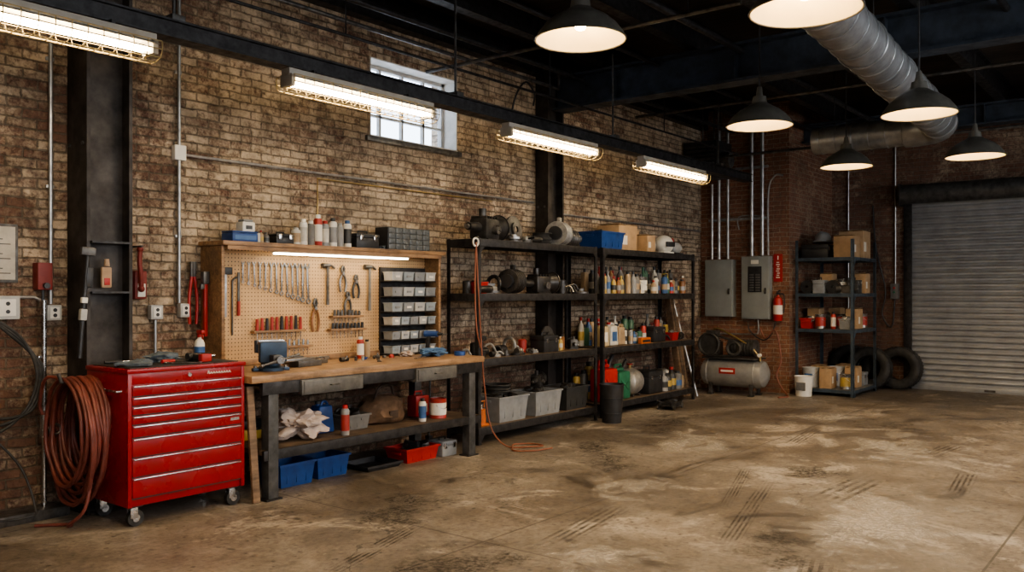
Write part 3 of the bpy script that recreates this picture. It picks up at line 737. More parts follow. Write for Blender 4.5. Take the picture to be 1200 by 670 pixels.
for k,z in enumerate(rows):
    w.bx(xa,xb,6.06,PY-.01,z-.012,z,STEEL,.002)
    n=4 if k<3 else 5
    for i in range(n):
        x=xa+(xb-xa)*(i+.5)/n; wd=(xb-xa)/n-.004; m=(LGREY,GREY,M('bin_bluegrey',(.28,.32,.35),.45))[(i*2+k)%3]
        w.tub((x,6.12,z),wd-.014,.125,.085 if k<3 else .075,m,.92,.004,.005)
        w.box((x,6.125,z+.06),(wd*.7,.09,.03),R.choice([IRON,BRASS,TOOL,DIRON]),.004,(0,R.uniform(-.2,.2),0))
        w.bx(x-wd*.2,x+wd*.2,6.052,6.056,z+.03,z+.05,PAPER if (i+k)%3==0 else GREY)
w.done()

# --- generic goods
def can(name,loc,h,r,body,cap,label=None):
    w=O(name); w.lathe([(0,0),(r*.95,0),(r,.006),(r,h*.8),(r*.85,h*.86),(r*.6,h*.88),(0,h*.88)],(0,0,0),body,20)
    w.lathe([(r*.62,h*.86),(r*.6,h*.99),(r*.5,h),(0,h)],(0,0,0),cap,16)
    if label: w.lathe([(r*1.003,h*.15),(r*1.015,h*.15),(r*1.015,h*.68),(r*1.003,h*.68)],(0,0,0),label,20)
    return w.done(loc=loc)
def tin(name,loc,h,r,body,label=None):
    w=O(name); w.lathe([(0,0),(r,0),(r*1.03,.004),(r,.01),(r,h-.01),(r*1.03,h-.004),(r*1.03,h),(r*.85,h),(r*.85,h-.006),(0,h-.006)],(0,0,0),body,24)
    if label: w.lathe([(r*1.003,h*.18),(r*1.012,h*.18),(r*1.012,h*.8),(r*1.003,h*.8)],(0,0,0),label,24)
    w.tube([(r,0,h*.85),(r*.7,-r*.75,h*.62),(0,-r*1.05,h*.5),(-r*.7,-r*.75,h*.62),(-r,0,h*.85)],.003,CHROME,6)
    return w.done(loc=loc)
def jug(name,loc,wd,d,h,mat,cap,rz=0,label=None):
    w=O(name); bm=bmesh.new(); bmesh.ops.create_cube(bm,size=1)
    for v in bm.verts:
        k=.72 if v.co.z>0 else 1; v.co=Vector((v.co.x*wd*k,v.co.y*d*.95,(v.co.z+.5)*h*.86))
    bmesh.ops.bevel(bm,geom=list(bm.edges),offset=min(wd,d)*.14,segments=3,profile=.5,affect='EDGES'); w.bmadd(bm,mat)
    w.cyl((-wd*.22,0,h*.84),(-wd*.22,0,h*.93),d*.16,mat); w.cyl((-wd*.22,0,h*.91),(-wd*.22,0,h),d*.2,cap)
    w.tube([(-wd*.05,0,h*.84),(wd*.05,0,h*.95),(wd*.25,0,h*.93),(wd*.38,0,h*.72),(wd*.4,0,h*.5)],d*.09,mat,8)
    if label: w.bx(-wd*.3,wd*.25,-d*.485,-d*.475,h*.2,h*.6,label)
    return w.done(loc=loc,rz=rz)
def bin_(name,loc,wd,d,h,mat,fill=None,rz=0):
    w=O(name); w.tub((0,0,0),wd,d,h,mat,.88,.006,.012)
    for s in (-1,1): w.bx(s*wd*.48-.015,s*wd*.48+.015,-.06,.06,h-.06,h-.035,mat,.004)
    for i in (-1,0,1): w.bx(i*wd*.28-.006,i*wd*.28+.006,-d*.475,-d*.45,h*.15,h*.8,mat)
    if fill:
        for k in range(6):
            x=R.uniform(-wd*.3,wd*.3); y=R.uniform(-d*.28,d*.28); m=R.choice(fill)
            if k%2: w.cyl((x-.05,y,h*.9),(x+.06,y+.02,h*.98),.03,m)
            else: w.box((x,y,h*.9),(.1,.07,.09),m,.01,(.3,.2,k))
        w.bx(-wd*.42,wd*.42,-d*.42,d*.42,h*.6,h*.75,m,.01)
    return w.done(loc=loc,rz=rz)
def carton(loc,wd,d,h,rz=0,open_=False):
    w=O('cardboard_box'); w.bx(-wd/2,wd/2,-d/2,d/2,0,h,CARD,.003)
    w.bx(-wd/2-.001,wd/2+.001,-.025,.025,h*.98,h+.0015,M('packing_tape',(.55,.42,.24),.3),0); w.bx(-.003,.003,-d/2,d/2,h,h+.001,IRON)
    w.bx(-wd*.35,-wd*.05,-d/2-.0015,-d/2,h*.25,h*.6,PAPER)
    for s in (-1,1):
        w.box((s*wd*.25,0,h+.01),(wd*.49,d*.98,.004),CARD,0,(0,s*-.06,0))
    return w.done(loc=loc,rz=rz)
def gearbox(loc,s=1,mat=IRON,rz=0,name='gearbox_housing'):
    w=O(name); w.T=Matrix.Scale(s,4)
    w.box((0,0,.09),(.2,.16,.16),mat,.02); w.cyl((.08,0,.11),(.2,0,.11),.07,mat,.1); w.cyl((.2,0,.11),(.215,0,.11),.108,mat); w.cyl((-.1,0,.1),(-.24,0,.1),.04,mat,.03); w.cyl((-.24,0,.1),(-.27,0,.1),.018,TOOL)
    for i in range(5): w.box((-.08+.04*i,0,.175),(.01,.14,.03),mat,.002)
    w.cyl((-.03,0,.17),(-.03,0,.25),.03,mat); w.cyl((0.02,-.08,.08),(.02,-.12,.08),.035,TOOL)
    for k in range(8):
        a=k*math.pi/4; w.cyl((.213,.09*math.cos(a),.11+.09*math.sin(a)),(.225,.09*math.cos(a),.11+.09*math.sin(a)),.008,TOOL,n=6)
    w.bx(-.09,.09,-.09,.09,0,.012,mat)
    return w.done(loc=loc,rz=rz)
def alternator(loc,s=1,mat=ALU,rz=0):
    w=O('alternator'); w.T=Matrix.Scale(s,4)@TR((0,0,.09))
    w.cyl((-.08,0,0),(.06,0,0),.085,mat,n=28)
    for i in range(5): w.torus((-.06+.025*i,0,0),.084,.005,mat,'X')
    w.cyl((.06,0,0),(.09,0,0),.07,mat,.05); w.cyl((.09,0,0),(.12,0,0),.035,IRON); w.torus((.105,0,0),.034,.005,TOOL,'X')
    w.box((0,0,-.07),(.05,.06,.03),mat,.004); w.box((0,.0,.095),(.04,.03,.05),mat,.008); w.cyl((-.08,0,0),(-.11,0,0),.05,BLK)
    return w.done(loc=loc,rz=rz)
def brake_disc(loc,r=.14,flat=True,rz=0,n=1):
    w=O('brake_disc_stack' if n>1 else 'brake_disc')
    for k in range(n):
        z=k*.035; w.lathe([(r*.22,z+.05),(r*.5,z+.05),(r*.52,z+.022),(r,z+.022),(r,z),(r*.5,z),(r*.46,z+.04),(r*.22,z+.04),(r*.22,z+.05)],(0,0,0),TOOL if k%2 else IRON,32)
    if flat: return w.done(loc=loc)
    return w.done(loc=(loc[0],loc[1],loc[2]+r),rx=math.pi/2-.15,rz=rz)
def grinder(loc,rz=0,col=GREY):
    w=O('angle_grinder'); w.cyl((-.16,0,.045),(.06,0,.045),.034,col,.04); w.box((.1,0,.045),(.09,.07,.06),ALU,.012); w.cyl((.11,0,.01),(.11,0,.02),.065,IRON); w.lathe([(.07,.025),(.075,.025),(.075,.0),(.07,.0)],(.11,0,.005),IRON); w.cyl((.1,.03,.05),(.1,.12,.06),.014,BLK)
    return w.done(loc=loc,rz=rz)
def drill(loc,rz=0,col=YEL):
    w=O('cordless_drill'); w.cyl((-.08,0,.2),(.06,0,.2),.033,col,.028); w.cyl((.06,0,.2),(.11,0,.2),.02,BLK,.012); w.cyl((.11,0,.2),(.16,0,.2),.004,TOOL,n=8)
    w.box((-.045,0,.11),(.04,.034,.14),BLK,.012,(0,.15,0)); w.box((-.04,0,.03),(.11,.065,.055),col,.01)
    return w.done(loc=loc,rz=rz)
def cable_coil(loc,r=.13,mat=RUB,n=6,name='cable_coil'):
    w=O(name)
    for k in range(n):
        rr=r*R.uniform(.86,1); ox,oy=R.uniform(-.01,.01),R.uniform(-.01,.01)
        w.torus((ox,oy,.009+.013*k),rr,.008,mat,'Z',28,6)
    return w.done(loc=loc)
def toolbox(loc,wd,d,h,mat,rz=0,name='toolbox'):
    w=O(name); w.bx(-wd/2,wd/2,-d/2,d/2,0,h*.6,mat,.008); w.bx(-wd/2-.004,wd/2+.004,-d/2-.004,d/2+.004,h*.6,h*.85,mat,.012)
    w.tube([(-wd*.2,0,h*.85),(-wd*.2,0,h),(wd*.2,0,h),(wd*.2,0,h*.85)],.008,BLK,8,False)
    for s in (-1,1): w.box((s*wd*.3,-d/2-.006,h*.6),(.035,.01,.05),CHROME,.003)
    return w.done(loc=loc,rz=rz)
BC=COLS+[COLS[4],COLS[9],COLS[8],COLS[5],COLS[4],COLS[9],COLS[6],COLS[4]]
def bottles(name,x0,x1,y,z,n,hs=(.12,.26),rs=(.025,.042),cols=None,yj=.04):
    w=O(name)
    for i in range(n):
        x=x0+(x1-x0)*(i+.5)/n+R.uniform(-.008,.008); yy=y+R.uniform(-yj,yj); h=R.uniform(*hs); r=min(R.uniform(*rs),(x1-x0)/n*.55); c=R.choice(cols or BC); k=R.random()
        if k<.45: w.lathe([(0,0),(r,0),(r,h*.6),(r*.8,h*.72),(r*.32,h*.82),(r*.32,h*.9),(0,h*.9)],(x,yy,z),c,14); w.cyl((x,yy,z+h*.88),(x,yy,z+h),r*.4,R.choice([BLK,WHITE,REDP,c]),n=12)
        elif k<.8: w.lathe([(0,0),(r,0),(r,h*.82),(r*.75,h*.88),(0,h*.88)],(x,yy,z),c,14); w.cyl((x,yy,z+h*.87),(x,yy,z+h),r*.6,R.choice([BLK,BLK,BLK,REDP]),n=12)
        else: w.box((x,yy,z+h*.4),(r*2,r*1.6,h*.8),c,r*.3); w.cyl((x,yy,z+h*.8),(x,yy,z+h*.93),r*.4,BLK,n=12)
        if k<.8: w.lathe([(r*1.004,h*.2),(r*1.02,h*.2),(r*1.02,h*.5),(r*1.004,h*.5)],(x,yy,z),R.choice([COLS[0],COLS[1],COLS[2],COLS[4],COLS[5],COLS[6],COLS[9]]),14)
    return w.done()
def rag(loc,s,mat,seed=1,name='shop_rag',sc=(1,1,.5)):
    w=O(name); w.ball((0,0,0),s,mat,sc,.55,seed,4,5)
    zmin=min(v.z for v in w.v)
    for v in w.v: v.z=max(0,v.z-zmin-s*.1)
    return w.done(loc=loc)
def parts(name,x0,x1,y,z,n,hmax=.2,mats=None,yj=.09,swap=False):
    w=O(name); mats=mats or [IRON,DIRON,DIRON,DIRON,TOOL,ALU,STEEL,BLK,COLS[9],BRASS,COLS[3],COLS[6]]
    for i in range(n):
        x=x0+(x1-x0)*(i+.5)/n; yy=y+R.uniform(-yj,yj); m=R.choice(mats); k=R.randrange(7); s=R.uniform(.6,1)*hmax
        if k==0: w.cyl((x-s*.3,yy,z+s*.3),(x+s*.3,yy,z+s*.3),s*.3,m); w.cyl((x+s*.3,yy,z+s*.3),(x+s*.5,yy,z+s*.3),s*.15,TOOL)
        elif k==1: w.lathe([(s*.15,0),(s*.5,0),(s*.5,.02),(s*.25,.03),(s*.25,s*.3),(s*.15,s*.3),(s*.15,0)],(x,yy,z),m,20)
        elif k==2: w.box((x,yy,z+s*.25),(s*.7,s*.5,s*.5),m,.01,(0,0,R.random())); w.cyl((x,yy,z+s*.5),(x,yy,z+s*.75),s*.12,TOOL)
        elif k==3: w.tube([(x-s*.4,yy,z+.012),(x-s*.2,yy+.02,z+s*.4),(x+s*.1,yy,z+s*.45),(x+s*.3,yy-.03,z+.015)],.012,m,8)
        elif k==4: w.torus((x,yy,z+s*.38),s*.3,s*.08,m,R.choice('XY')) 
        elif k==5: w.tub((x,yy,z),s*.8,s*.7,s*.5,R.choice([GREY,REDP,BLUE,BLK,BLK]),.85,.004,.006); w.cyl((x-s*.2,yy,z+s*.45),(x+s*.2,yy,z+s*.55),s*.12,m)
        else: w.lathe([(0,0),(s*.25,0),(s*.25,s*.7),(s*.18,s*.75),(0,s*.75)],(x,yy,z),m,16); 
    if swap:
        w.v=[Vector((v.y,v.x,v.z)) for v in w.v]
    return w.done()

# --- items on pegboard shelf
ZS=1.966
w=O('blue_parts_case'); w.bx(-.12,.12,-.08,.08,0,.07,BLUE,.01); w.bx(-.1,.1,-.083,-.08,.015,.05,COLS[1]); w.bx(-.12,.12,-.08,.08,.071,.085,BLUE,.006); w.done(loc=(4.14,6.12,ZS))
w=O('white_battery_charger'); w.bx(-.06,.06,-.05,.05,0,.08,WHITE,.012); w.bx(-.045,.045,-.04,.04,.08,.1,GREY,.006); w.bx(-.03,.03,-.053,-.05,.02,.05,BLK); w.done(loc=(4.2,6.13,ZS+.086))
bottles('small_jars',4.29,4.45,6.14,ZS,3,(.08,.11),(.022,.03),[COLS[5],COLS[0],COLS[9]],.02)
toolbox((4.56,6.15,ZS),.18,.14,.1,BLK,name='black_case')
for i,(x,h,r,bc,cc,lb) in enumerate(((4.70,.15,.04,COLS[0],COLS[0],COLS[5]),(4.78,.23,.037,WHITE,WHITE,COLS[0]),(4.86,.22,.036,COLS[9],WHITE,None),(4.94,.28,.038,COLS[3],WHITE,PAPER),(5.02,.23,.036,GREY,REDP,COLS[0]),(5.11,.26,.038,WHITE,BLK,COLS[6]),(5.19,.22,.036,COLS[6],COLS[6],None),(5.28,.25,.038,WHITE,COLS[1],COLS[4]))):
    can('spray_can',(x,6.12,ZS),h,r,bc,cc,lb)
toolbox((5.48,6.14,ZS),.28,.16,.16,BLK,name='drill_case')
w=O('small_parts_drawer_cabinet'); w.bx(-.29,.29,-.08,.1,0,.22,BLK,.006)
for i in range(6):
    for j in range(4): w.bx(-.28+.094*i,-.28+.094*i+.086,-.088,-.079,.008+.052*j,.055+.052*j,M('smoke_drawer',(.11,.12,.125),.25),.003)
w.done(loc=(6.04,6.16,ZS))
rag((5.69,6.1,ZS),.03,GLOVE,3,'folded_rag')

# --- bench top items
def vise(loc,rz=0):
    w=O('bench_vise')
    w.T=Matrix.Scale(1.25,4)
    w.lathe([(0,0),(.085,0),(.085,.02),(.06,.035),(.06,.05),(0,.05)],(0,0,0),BLUED,24)
    for s in (-1,1): w.box((s*.09,.0,.01),(.05,.05,.02),BLUED,.006); w.cyl((s*.095,0,.02),(s*.095,0,.032),.011,TOOL,n=6)
    w.box((0,.02,.085),(.09,.16,.075),BLUED,.015)
    w.box((0,.05,.15),(.17,.055,.08),BLUED,.01); w.box((0,.1,.14),(.09,.09,.05),TOOL,.01)
    w.box((0,-.06,.08),(.055,.2,.05),IRON,.005)
    w.box((0,-.045,.12),(.17,.06,.13),BLUED,.014)
    w.box((0,.02,.178),(.16,.012,.03),TOOL,.002); w.box((0,-.012,.178),(.16,.012,.03),TOOL,.002)
    w.cyl((0,-.08,.08),(0,-.2,.08),.016,TOOL); w.cyl((0,-.2,.08),(0,-.225,.08),.024,TOOL)
    w.cyl((-.11,-.213,.05),(.11,-.213,.11),.007,TOOL,n=10); w.ball((-.11,-.213,.05),.012,TOOL,sub=1); w.ball((.11,-.213,.11),.012,TOOL,sub=1)
    return w.done(loc=loc,rz=rz)
vise((4.12,5.68,BT+.001),-.35)
w=O('anvil_block'); w.box((0,0,.025),(.26,.12,.05),IRON,.006); w.box((.0,0,.06),(.5,.07,.025),TOOL,.004); w.done(loc=(4.55,5.80,BT+.001),rz=.1)
w=O('machinist_slab'); w.box((0,0,.02),(.34,.2,.04),M('slab',(.13,.11,.09),.5,.3),.006); w.box((-.08,.02,.055),(.1,.09,.03),IRON,.008); w.done(loc=(4.72,6.02,BT+.001))
can('spray_can',(5.42,6.1,BT+.001),.2,.034,COLS[3],WHITE,PAPER)
can('spray_can',(5.52,6.12,BT+.001),.17,.03,COLS[5],BLK,None)
w=wrench('adjustable_wrench',.24,IRON); w.done(loc=(5.3,5.72,BT+.008),rx=math.pi/2,rz=-.7)
w=wrench('combination_wrench',.2); w.done(loc=(5.75,5.65,BT+.008),rx=math.pi/2,rz=-1.2)
parts('loose_bench_tools',5.0,5.7,5.92,BT+.001,9,.07,yj=.05)
rag((6.02,5.74,BT+.001),.09,CLOTHB,5,'blue_shop_towel',(1.4,.9,.35))
rag((5.84,5.93,BT+.001),.05,CLOTH,8,'shop_rag',(1.2,.9,.4))
drill((6.24,5.96,BT+.001),-1.2,BLUE)
w=O('blue_tape_roll'); w.lathe([(.03,0),(.055,0),(.055,.04),(.03,.04),(.03,0)],(0,0,0),BLUE,24); w.done(loc=(6.27,5.62,BT+.001))

# --- bench lower shelf items
ZL=.377
w=O('yellow_drill_case'); w.bx(-.13,.13,-.1,.1,0,.09,YEL,.015); w.bx(-.13,.13,-.1,.1,.092,.16,BLK,.015); w.tube([(-.05,-.1,.09),(-.05,-.13,.09),(.05,-.13,.09),(.05,-.1,.09)],.008,BLK,8,False); w.done(loc=(4.1,5.98,ZL))
rag((4.36,5.62,ZL),.15,CLOTH,11,'crumpled_shop_rags',(1.15,.9,.62))
jug('blue_fluid_jug',(4.68,5.75,ZL),.19,.13,.27,BLUE,BLK,0,None)
can('spray_can',(4.72,5.50,ZL),.25,.036,COLS[6],REDP,COLS[3]); 
bin_('dark_storage_bin',(4.98,5.75,ZL),.26,.24,.13,COLS[9],[IRON,DIRON])
w=O('canvas_tool_bag'); w.ball((0,0,.0),.2,LEATH,(1.1,.75,.75),.25,22,3,3)
for v in w.v: v.z=max(0,v.z+.11)
w.tube([(-.12,-.03,.2),(-.07,-.05,.33),(.07,-.05,.33),(.12,-.03,.2)],.012,M('strap',(.05,.03,.02),.7),8); w.bx(-.05,.05,-.165,-.15,.05,.12,M('strap'),.004)
w.done(loc=(5.39,5.78,ZL))
can('spray_can',(5.66,5.53,ZL),.21,.034,WHITE,BLK,COLS[1]); can('spray_can',(5.75,5.62,ZL),.19,.034,COLS[0],WHITE,COLS[4])
tin('red_oil_tin',(5.92,5.58,ZL),.18,.078,COLS[3],PAPER)
w=O('red_jerrycan'); w.bx(-.09,.09,-.06,.06,0,.2,REDP,.015); w.bx(-.06,.06,-.064,-.06,.04,.12,PAPER); w.tube([(-.05,0,.2),(-.05,0,.235),(.04,0,.235),(.04,0,.2)],.009,REDP,8,False); w.cyl((.065,0,.2),(.065,0,.225),.018,BLK); w.done(loc=(5.88,5.8,ZL))
tin('grey_paint_tin',(6.09,5.75,ZL),.16,.07,TOOL,COLS[6])
parts('assorted_hand_tools',4.5,5.6,6.06,ZL,8,.2,yj=.04)
bin_('blue_storage_tub',(4.36,5.80,0),.34,.3,.19,BLUE); bin_('blue_storage_tub',(4.76,5.84,0),.34,.3,.18,BLUE)
bin_('red_parts_tub',(5.72,5.72,0),.42,.28,.13,REDP,[IRON,BLK,TOOL])
toolbox((6.06,5.66,0),.2,.2,.17,GREY,name='grey_toolbox')
w=O('floor_drip_tray'); w.tub((0,0,0),.4,.35,.05,BLK,.9); w.done(loc=(5.24,5.75,0))

# ------------------------------------------------------------------ racks
def rack(name,x0,x1,y0,y1,levels,top,mat,deck,beam=.055):
    w=O(name); p=.045
    for x,sx in ((x0,1),(x1,-1)):
        for y,sy in ((y0,1),(y1,-1)):
            w.bx(x,x+sx*p,y,y+sy*.004,0,top,mat); w.bx(x,x+sx*.004,y,y+sy*p,0,top,mat)
            w.bx(x-.003*sx,x+sx*.06,y-.003*sy,y+sy*.06,0,.006,mat)
            z=.1
            while z<top-.05:
                w.box((x+sx*p*.5,y-sy*.001,z),(.012,.003,.02),BLK); z+=.1
    for z in levels:
        w.bx(x0+.005,x1-.005,y0+.005,y1-.005,z-.02,z,deck)
        w.bx(x0+.003,x1-.003,y0-.006,y0+.012,z-beam,z+.002,mat,.002); w.bx(x0+.003,x1-.003,y1-.012,y1,z-beam,z+.002,mat,.002)
        w.bx(x0-.002,x0+.012,y0,y1,z-beam,z+.002,mat); w.bx(x1-.012,x1+.002,y0,y1,z-beam,z+.002,mat)
        for x,s in ((x0,1),(x1,-1)):
            w.raw([(x+s*.01,y0-.007,z-beam),(x+s*.1,y0-.007,z-beam),(x+s*.01,y0-.007,z-beam-.09)],[[0,1,2]],mat)
    return w.done()
LV=[.17,.87,1.54,2.10]
rack('steel_shelving_rack',6.64,8.86,5.70,6.13,LV,2.11,STEEL,WOOD_DK,.075)
rack('steel_shelving_rack',9.02,11.5,5.72,6.3,LV,2.11,STEEL,WOOD_DK,.075)
e=.003
gearbox((7.0,5.92,LV[3]+e),1.35,DIRON,.15,'engine_gearbox')
brake_disc((7.42,5.86,LV[3]+e),.1,True,0,2)
grinder((7.70,5.82,LV[3]+e),3.14,DIRON); cable_coil((7.985,5.9,LV[3]+e),.11,RUB,10)
alternator((8.32,5.88,LV[3]+e),1.6,ALU,.3); alternator((8.66,5.95,LV[3]+e),1.15,IRON,-.4)
brake_disc((7.68,6.07,LV[3]+e),.16,False,.1)
Z=LV[2]+e
grinder((6.90,5.80,Z),.1,DIRON); parts('assorted_engine_parts',6.75,7.3,6.0,Z,4,.28,yj=.02,mats=[DIRON,DIRON,IRON]); alternator((7.42,5.87,Z),1.5,DIRON,.2)
gearbox((7.93,5.90,Z),1.15,DIRON,-.1,'starter_motor'); parts('assorted_engine_parts',8.3,8.78,5.88,Z,5,.26,yj=.05)
Z=LV[1]+e
drill((6.85,5.82,Z),.4,BLK); parts('assorted_hand_tools',7.0,7.85,5.82,Z,13,.13,yj=.06); parts('assorted_hand_tools',6.8,7.85,6.03,Z,9,.26,yj=.03)
toolbox((8.02,5.88,Z),.28,.2,.22,BLK); bottles('small_fluid_bottles',8.2,8.42,5.86,Z,4,(.1,.2)); gearbox((8.64,5.9,Z),.6,IRON,.8,'carburettor_body'); brake_disc((8.35,6.08,Z),.14,False,.1)
Z=LV[0]+e
w=O('orange_bottle_jack'); w.bx(-.07,.07,-.07,.07,0,.02,ORG,.004); w.cyl((0,0,.02),(0,0,.17),.05,ORG); w.cyl((0,0,.17),(0,0,.22),.022,CHROME); w.cyl((.06,0,.02),(.06,0,.1),.015,ORG); w.tube([(-.05,0,.18),(-.06,0,.25),(.06,0,.25),(.05,0,.18)],.006,ORG,8,False); w.done(loc=(6.82,5.82,Z))
bin_('grey_storage_bin',(7.28,5.92,Z),.5,.36,.27,GREY,[IRON,DIRON,BLK]); bin_('grey_storage_bin',(7.92,5.92,Z),.5,.36,.27,GREY,[IRON,BLK]); bin_('dark_storage_bin',(8.5,5.92,Z),.46,.36,.27,COLS[4],[DIRON,BLK])
cable_coil((7.2,5.92,Z+.3),.15,RUB,7,'cable_coil'); gearbox((7.93,5.92,Z+.3),.75,DIRON,.4,'differential_housing')
Z=LV[3]+e
bin_('blue_storage_bin',(9.36,5.96,Z),.54,.36,.22,BLUE,[DIRON,BLUE]); carton((9.93,6.07,Z),.46,.34,.34,.0); carton((10.3,5.86,Z),.22,.2,.22,-.0); carton((10.3,6.12,Z),.24,.2,.3,.0)
w=O('welding_helmet'); w.ball((0,0,.135),.15,WHITE,(1,.85,.9),0,0,3); w.bx(-.08,.08,-.145,-.12,.1,.17,BLK,.01); w.bx(-.1,.1,-.11,.11,0,.03,WHITE,.02); w.done(loc=(11.0,5.95,Z),rz=-.3)
alternator((10.60,5.98,Z),1.2,ALU,.2)
w=O('white_power_sander'); w.ball((0,0,.1),.12,LGREY,(1.1,.8,.7),0,0,3); w.cyl((-.05,0,.15),(-.1,0,.22),.03,REDP); w.bx(-.12,.12,-.08,.08,0,.03,BLK,.01); w.done(loc=(11.33,5.95,Z))
Z=LV[2]+e
bottles('spray_can_row',9.1,10.1,5.84,Z,13,(.2,.29),(.034,.047)); bottles('spray_can_row',9.15,10.1,6.08,Z,11,(.26,.36),(.038,.05)); tin('grey_paint_tin',(10.25,5.9,Z),.22,.09,TOOL,PAPER)
bottles('fluid_bottle_row',10.4,11.4,5.84,Z,12,(.16,.28),(.035,.05)); bottles('fluid_bottle_row',10.4,11.4,6.05,Z,10,(.26,.38),(.04,.05))
Z=LV[1]+e
jug('yellow_oil_jug',(9.2,5.86,Z),.2,.14,.3,M('cream_jug',(.5,.39,.22),.4),REDP,0,PAPER); jug('white_fluid_jug',(9.45,5.88,Z),.2,.14,.3,COLS[0],REDP,0,COLS[1])
jug('tan_fluid_jug',(9.68,5.9,Z),.18,.13,.27,COLS[5],BLK); bottles('fluid_bottle_row',9.82,10.4,5.92,Z,6,(.16,.26),(.035,.05)); toolbox((10.65,5.95,Z),.34,.25,.24,BLK,name='black_power_tool_case')
bottles('fluid_bottle_row',9.1,10.4,6.14,Z,13,(.27,.38),(.04,.055)); parts('assorted_engine_parts',10.9,11.4,5.87,Z,4,.26,yj=.02); bottles('fluid_bottle_row',10.85,11.4,6.14,Z,6,(.24,.38),(.04,.05)); w=O('orange_socket_case'); w.bx(-.12,.12,-.03,.03,0,.08,ORG,.01); w.bx(-.1,.1,-.032,-.03,.02,.05,BLK); w.done(loc=(10.15,5.78,Z))
Z=LV[0]+e
def gascan(loc,mat,s=1,rz=0):
    w=O('fuel_can'); w.T=Matrix.Scale(s,4); w.bx(-.12,.12,-.08,.08,0,.3,mat,.03); w.box((-.02,0,.32),(.16,.05,.03),mat,.012)
    w.tube([(-.09,0,.29),(-.09,0,.37),(.03,0,.37),(.05,0,.29)],.013,mat,8,False); w.tube([(.07,0,.29),(.09,0,.35),(.15,0,.41)],.018,BLK,8)
    for s_ in (-1,1): w.box((0,-.081,.15),(.2,.008,.012),mat,.002,(0,s_*.6,0))
    return w.done(loc=loc,rz=rz)
gascan((9.3,5.88,Z),REDP,1.4,.0); gascan((9.66,5.88,Z),GRN,1.2); 
w=O('portable_air_tank'); w.lathe([(0,0),(.1,.01),(.16,.06),(.18,.14),(.18,.2),(.16,.28),(.1,.33),(0,.34)],(0,0,0),ALU,28,TR((-.17,0,.19))@RY(math.pi/2)); w.box((-.08,0,.015),(.03,.22,.03),IRON); w.box((.08,0,.015),(.03,.22,.03),IRON); w.cyl((0,0,.35),(0,0,.42),.02,BRASS); w.torus((0,0,.42),.035,.008,REDP,'Z'); w.done(loc=(10.05,5.95,Z))
toolbox((10.5,5.95,Z),.38,.3,.36,BLK,name='battery_box'); bottles('paint_tin_row',10.75,11.4,5.86,Z,5,(.2,.32),(.06,.08),[COLS[9],COLS[6],COLS[5],COLS[4]])
bottles('fluid_bottle_row',9.1,9.8,6.2,Z,6,(.35,.5),(.05,.06)); parts('assorted_engine_parts',10.8,11.4,6.14,Z,4,.35,yj=.02)
w=O('waste_bin'); w.lathe([(0,0),(.115,0),(.145,.44),(.152,.44),(.152,.46),(.138,.46),(.11,.01),(0,.01)],(0,0,0),BLK,28)
for z in (.12,.3): w.torus((0,0,z),.122+.07*z,.004,BLK,'Z')
w.done(loc=(8.84,5.48,0))
w=O('hydraulic_floor_jack'); w.bx(-.22,.18,-.1,-.08,.03,.09,STEEL,.004); w.bx(-.22,.18,.08,.1,.03,.09,STEEL,.004); w.cyl((-.1,0,.07),(.08,0,.07),.04,STEEL); w.cyl((.13,0,.08),(.13,0,.11),.045,IRON)
for x in (-.18,.14):
    for y in (-.11,.11): w.cyl((x,y-.01,.033),(x,y+.01,.033),.033,IRON)
w.bx(-.2,.17,-.09,.09,.045,.06,STEEL); w.cyl((-.2,0,.08),(-.5,0,.16),.012,STEEL); w.done(loc=(10.4,5.52,0),rz=.15)
w=O('extension_cord'); CO=M('cord_orange',(.24,.08,.04),.5)
w.tube([(6.56,5.66,2.06),(6.57,5.64,1.6),(6.60,5.63,1.1),(6.62,5.6,.6),(6.66,5.55,.2),(6.72,5.4,.02),(6.85,5.22,.012),(7.0,5.15,.012),(7.02,5.3,.012),(6.88,5.42,.012),(6.72,5.32,.012),(6.6,5.2,.012),(6.72,5.05,.012),(6.95,5.0,.012)],.008,CO,8)
w.tube([(6.56,5.66,2.0),(6.52,5.64,1.6),(6.50,5.6,1.2),(6.56,5.6,1.0)],.008,CO,8)
w.done()
w=O('cord_hook'); w.torus((6.56,5.665,2.06),.04,.01,WHITE,'Y'); w.cyl((6.56,5.665,2.1),(6.64,5.7,2.12),.008,IRON); w.done()
w=O('leaning_push_broom'); w.T=TR((6.5,6.26,0.006))@RY(.035); w.cyl((0,0,.0),(0,0,1.75),.012,IRON,n=10); w.box((0,0,.03),(.05,.06,.06),BLK,.006); w.done()
w=O('leaning_timber')
for i,(c,hh) in enumerate(((WOOD_OLD,1.5),(WOOD_DK,1.9),(WOOD_OLD,1.2))):
    w.T=TR((11.62+.07*i,5.95,0.006))@RX(-.16); w.bx(0,.05,0,.09,0,hh,c,.003); 
w.T=Matrix(); w.cyl((11.85,5.85,0),(11.8,6.3,1.7),.018,GAL); w.done()

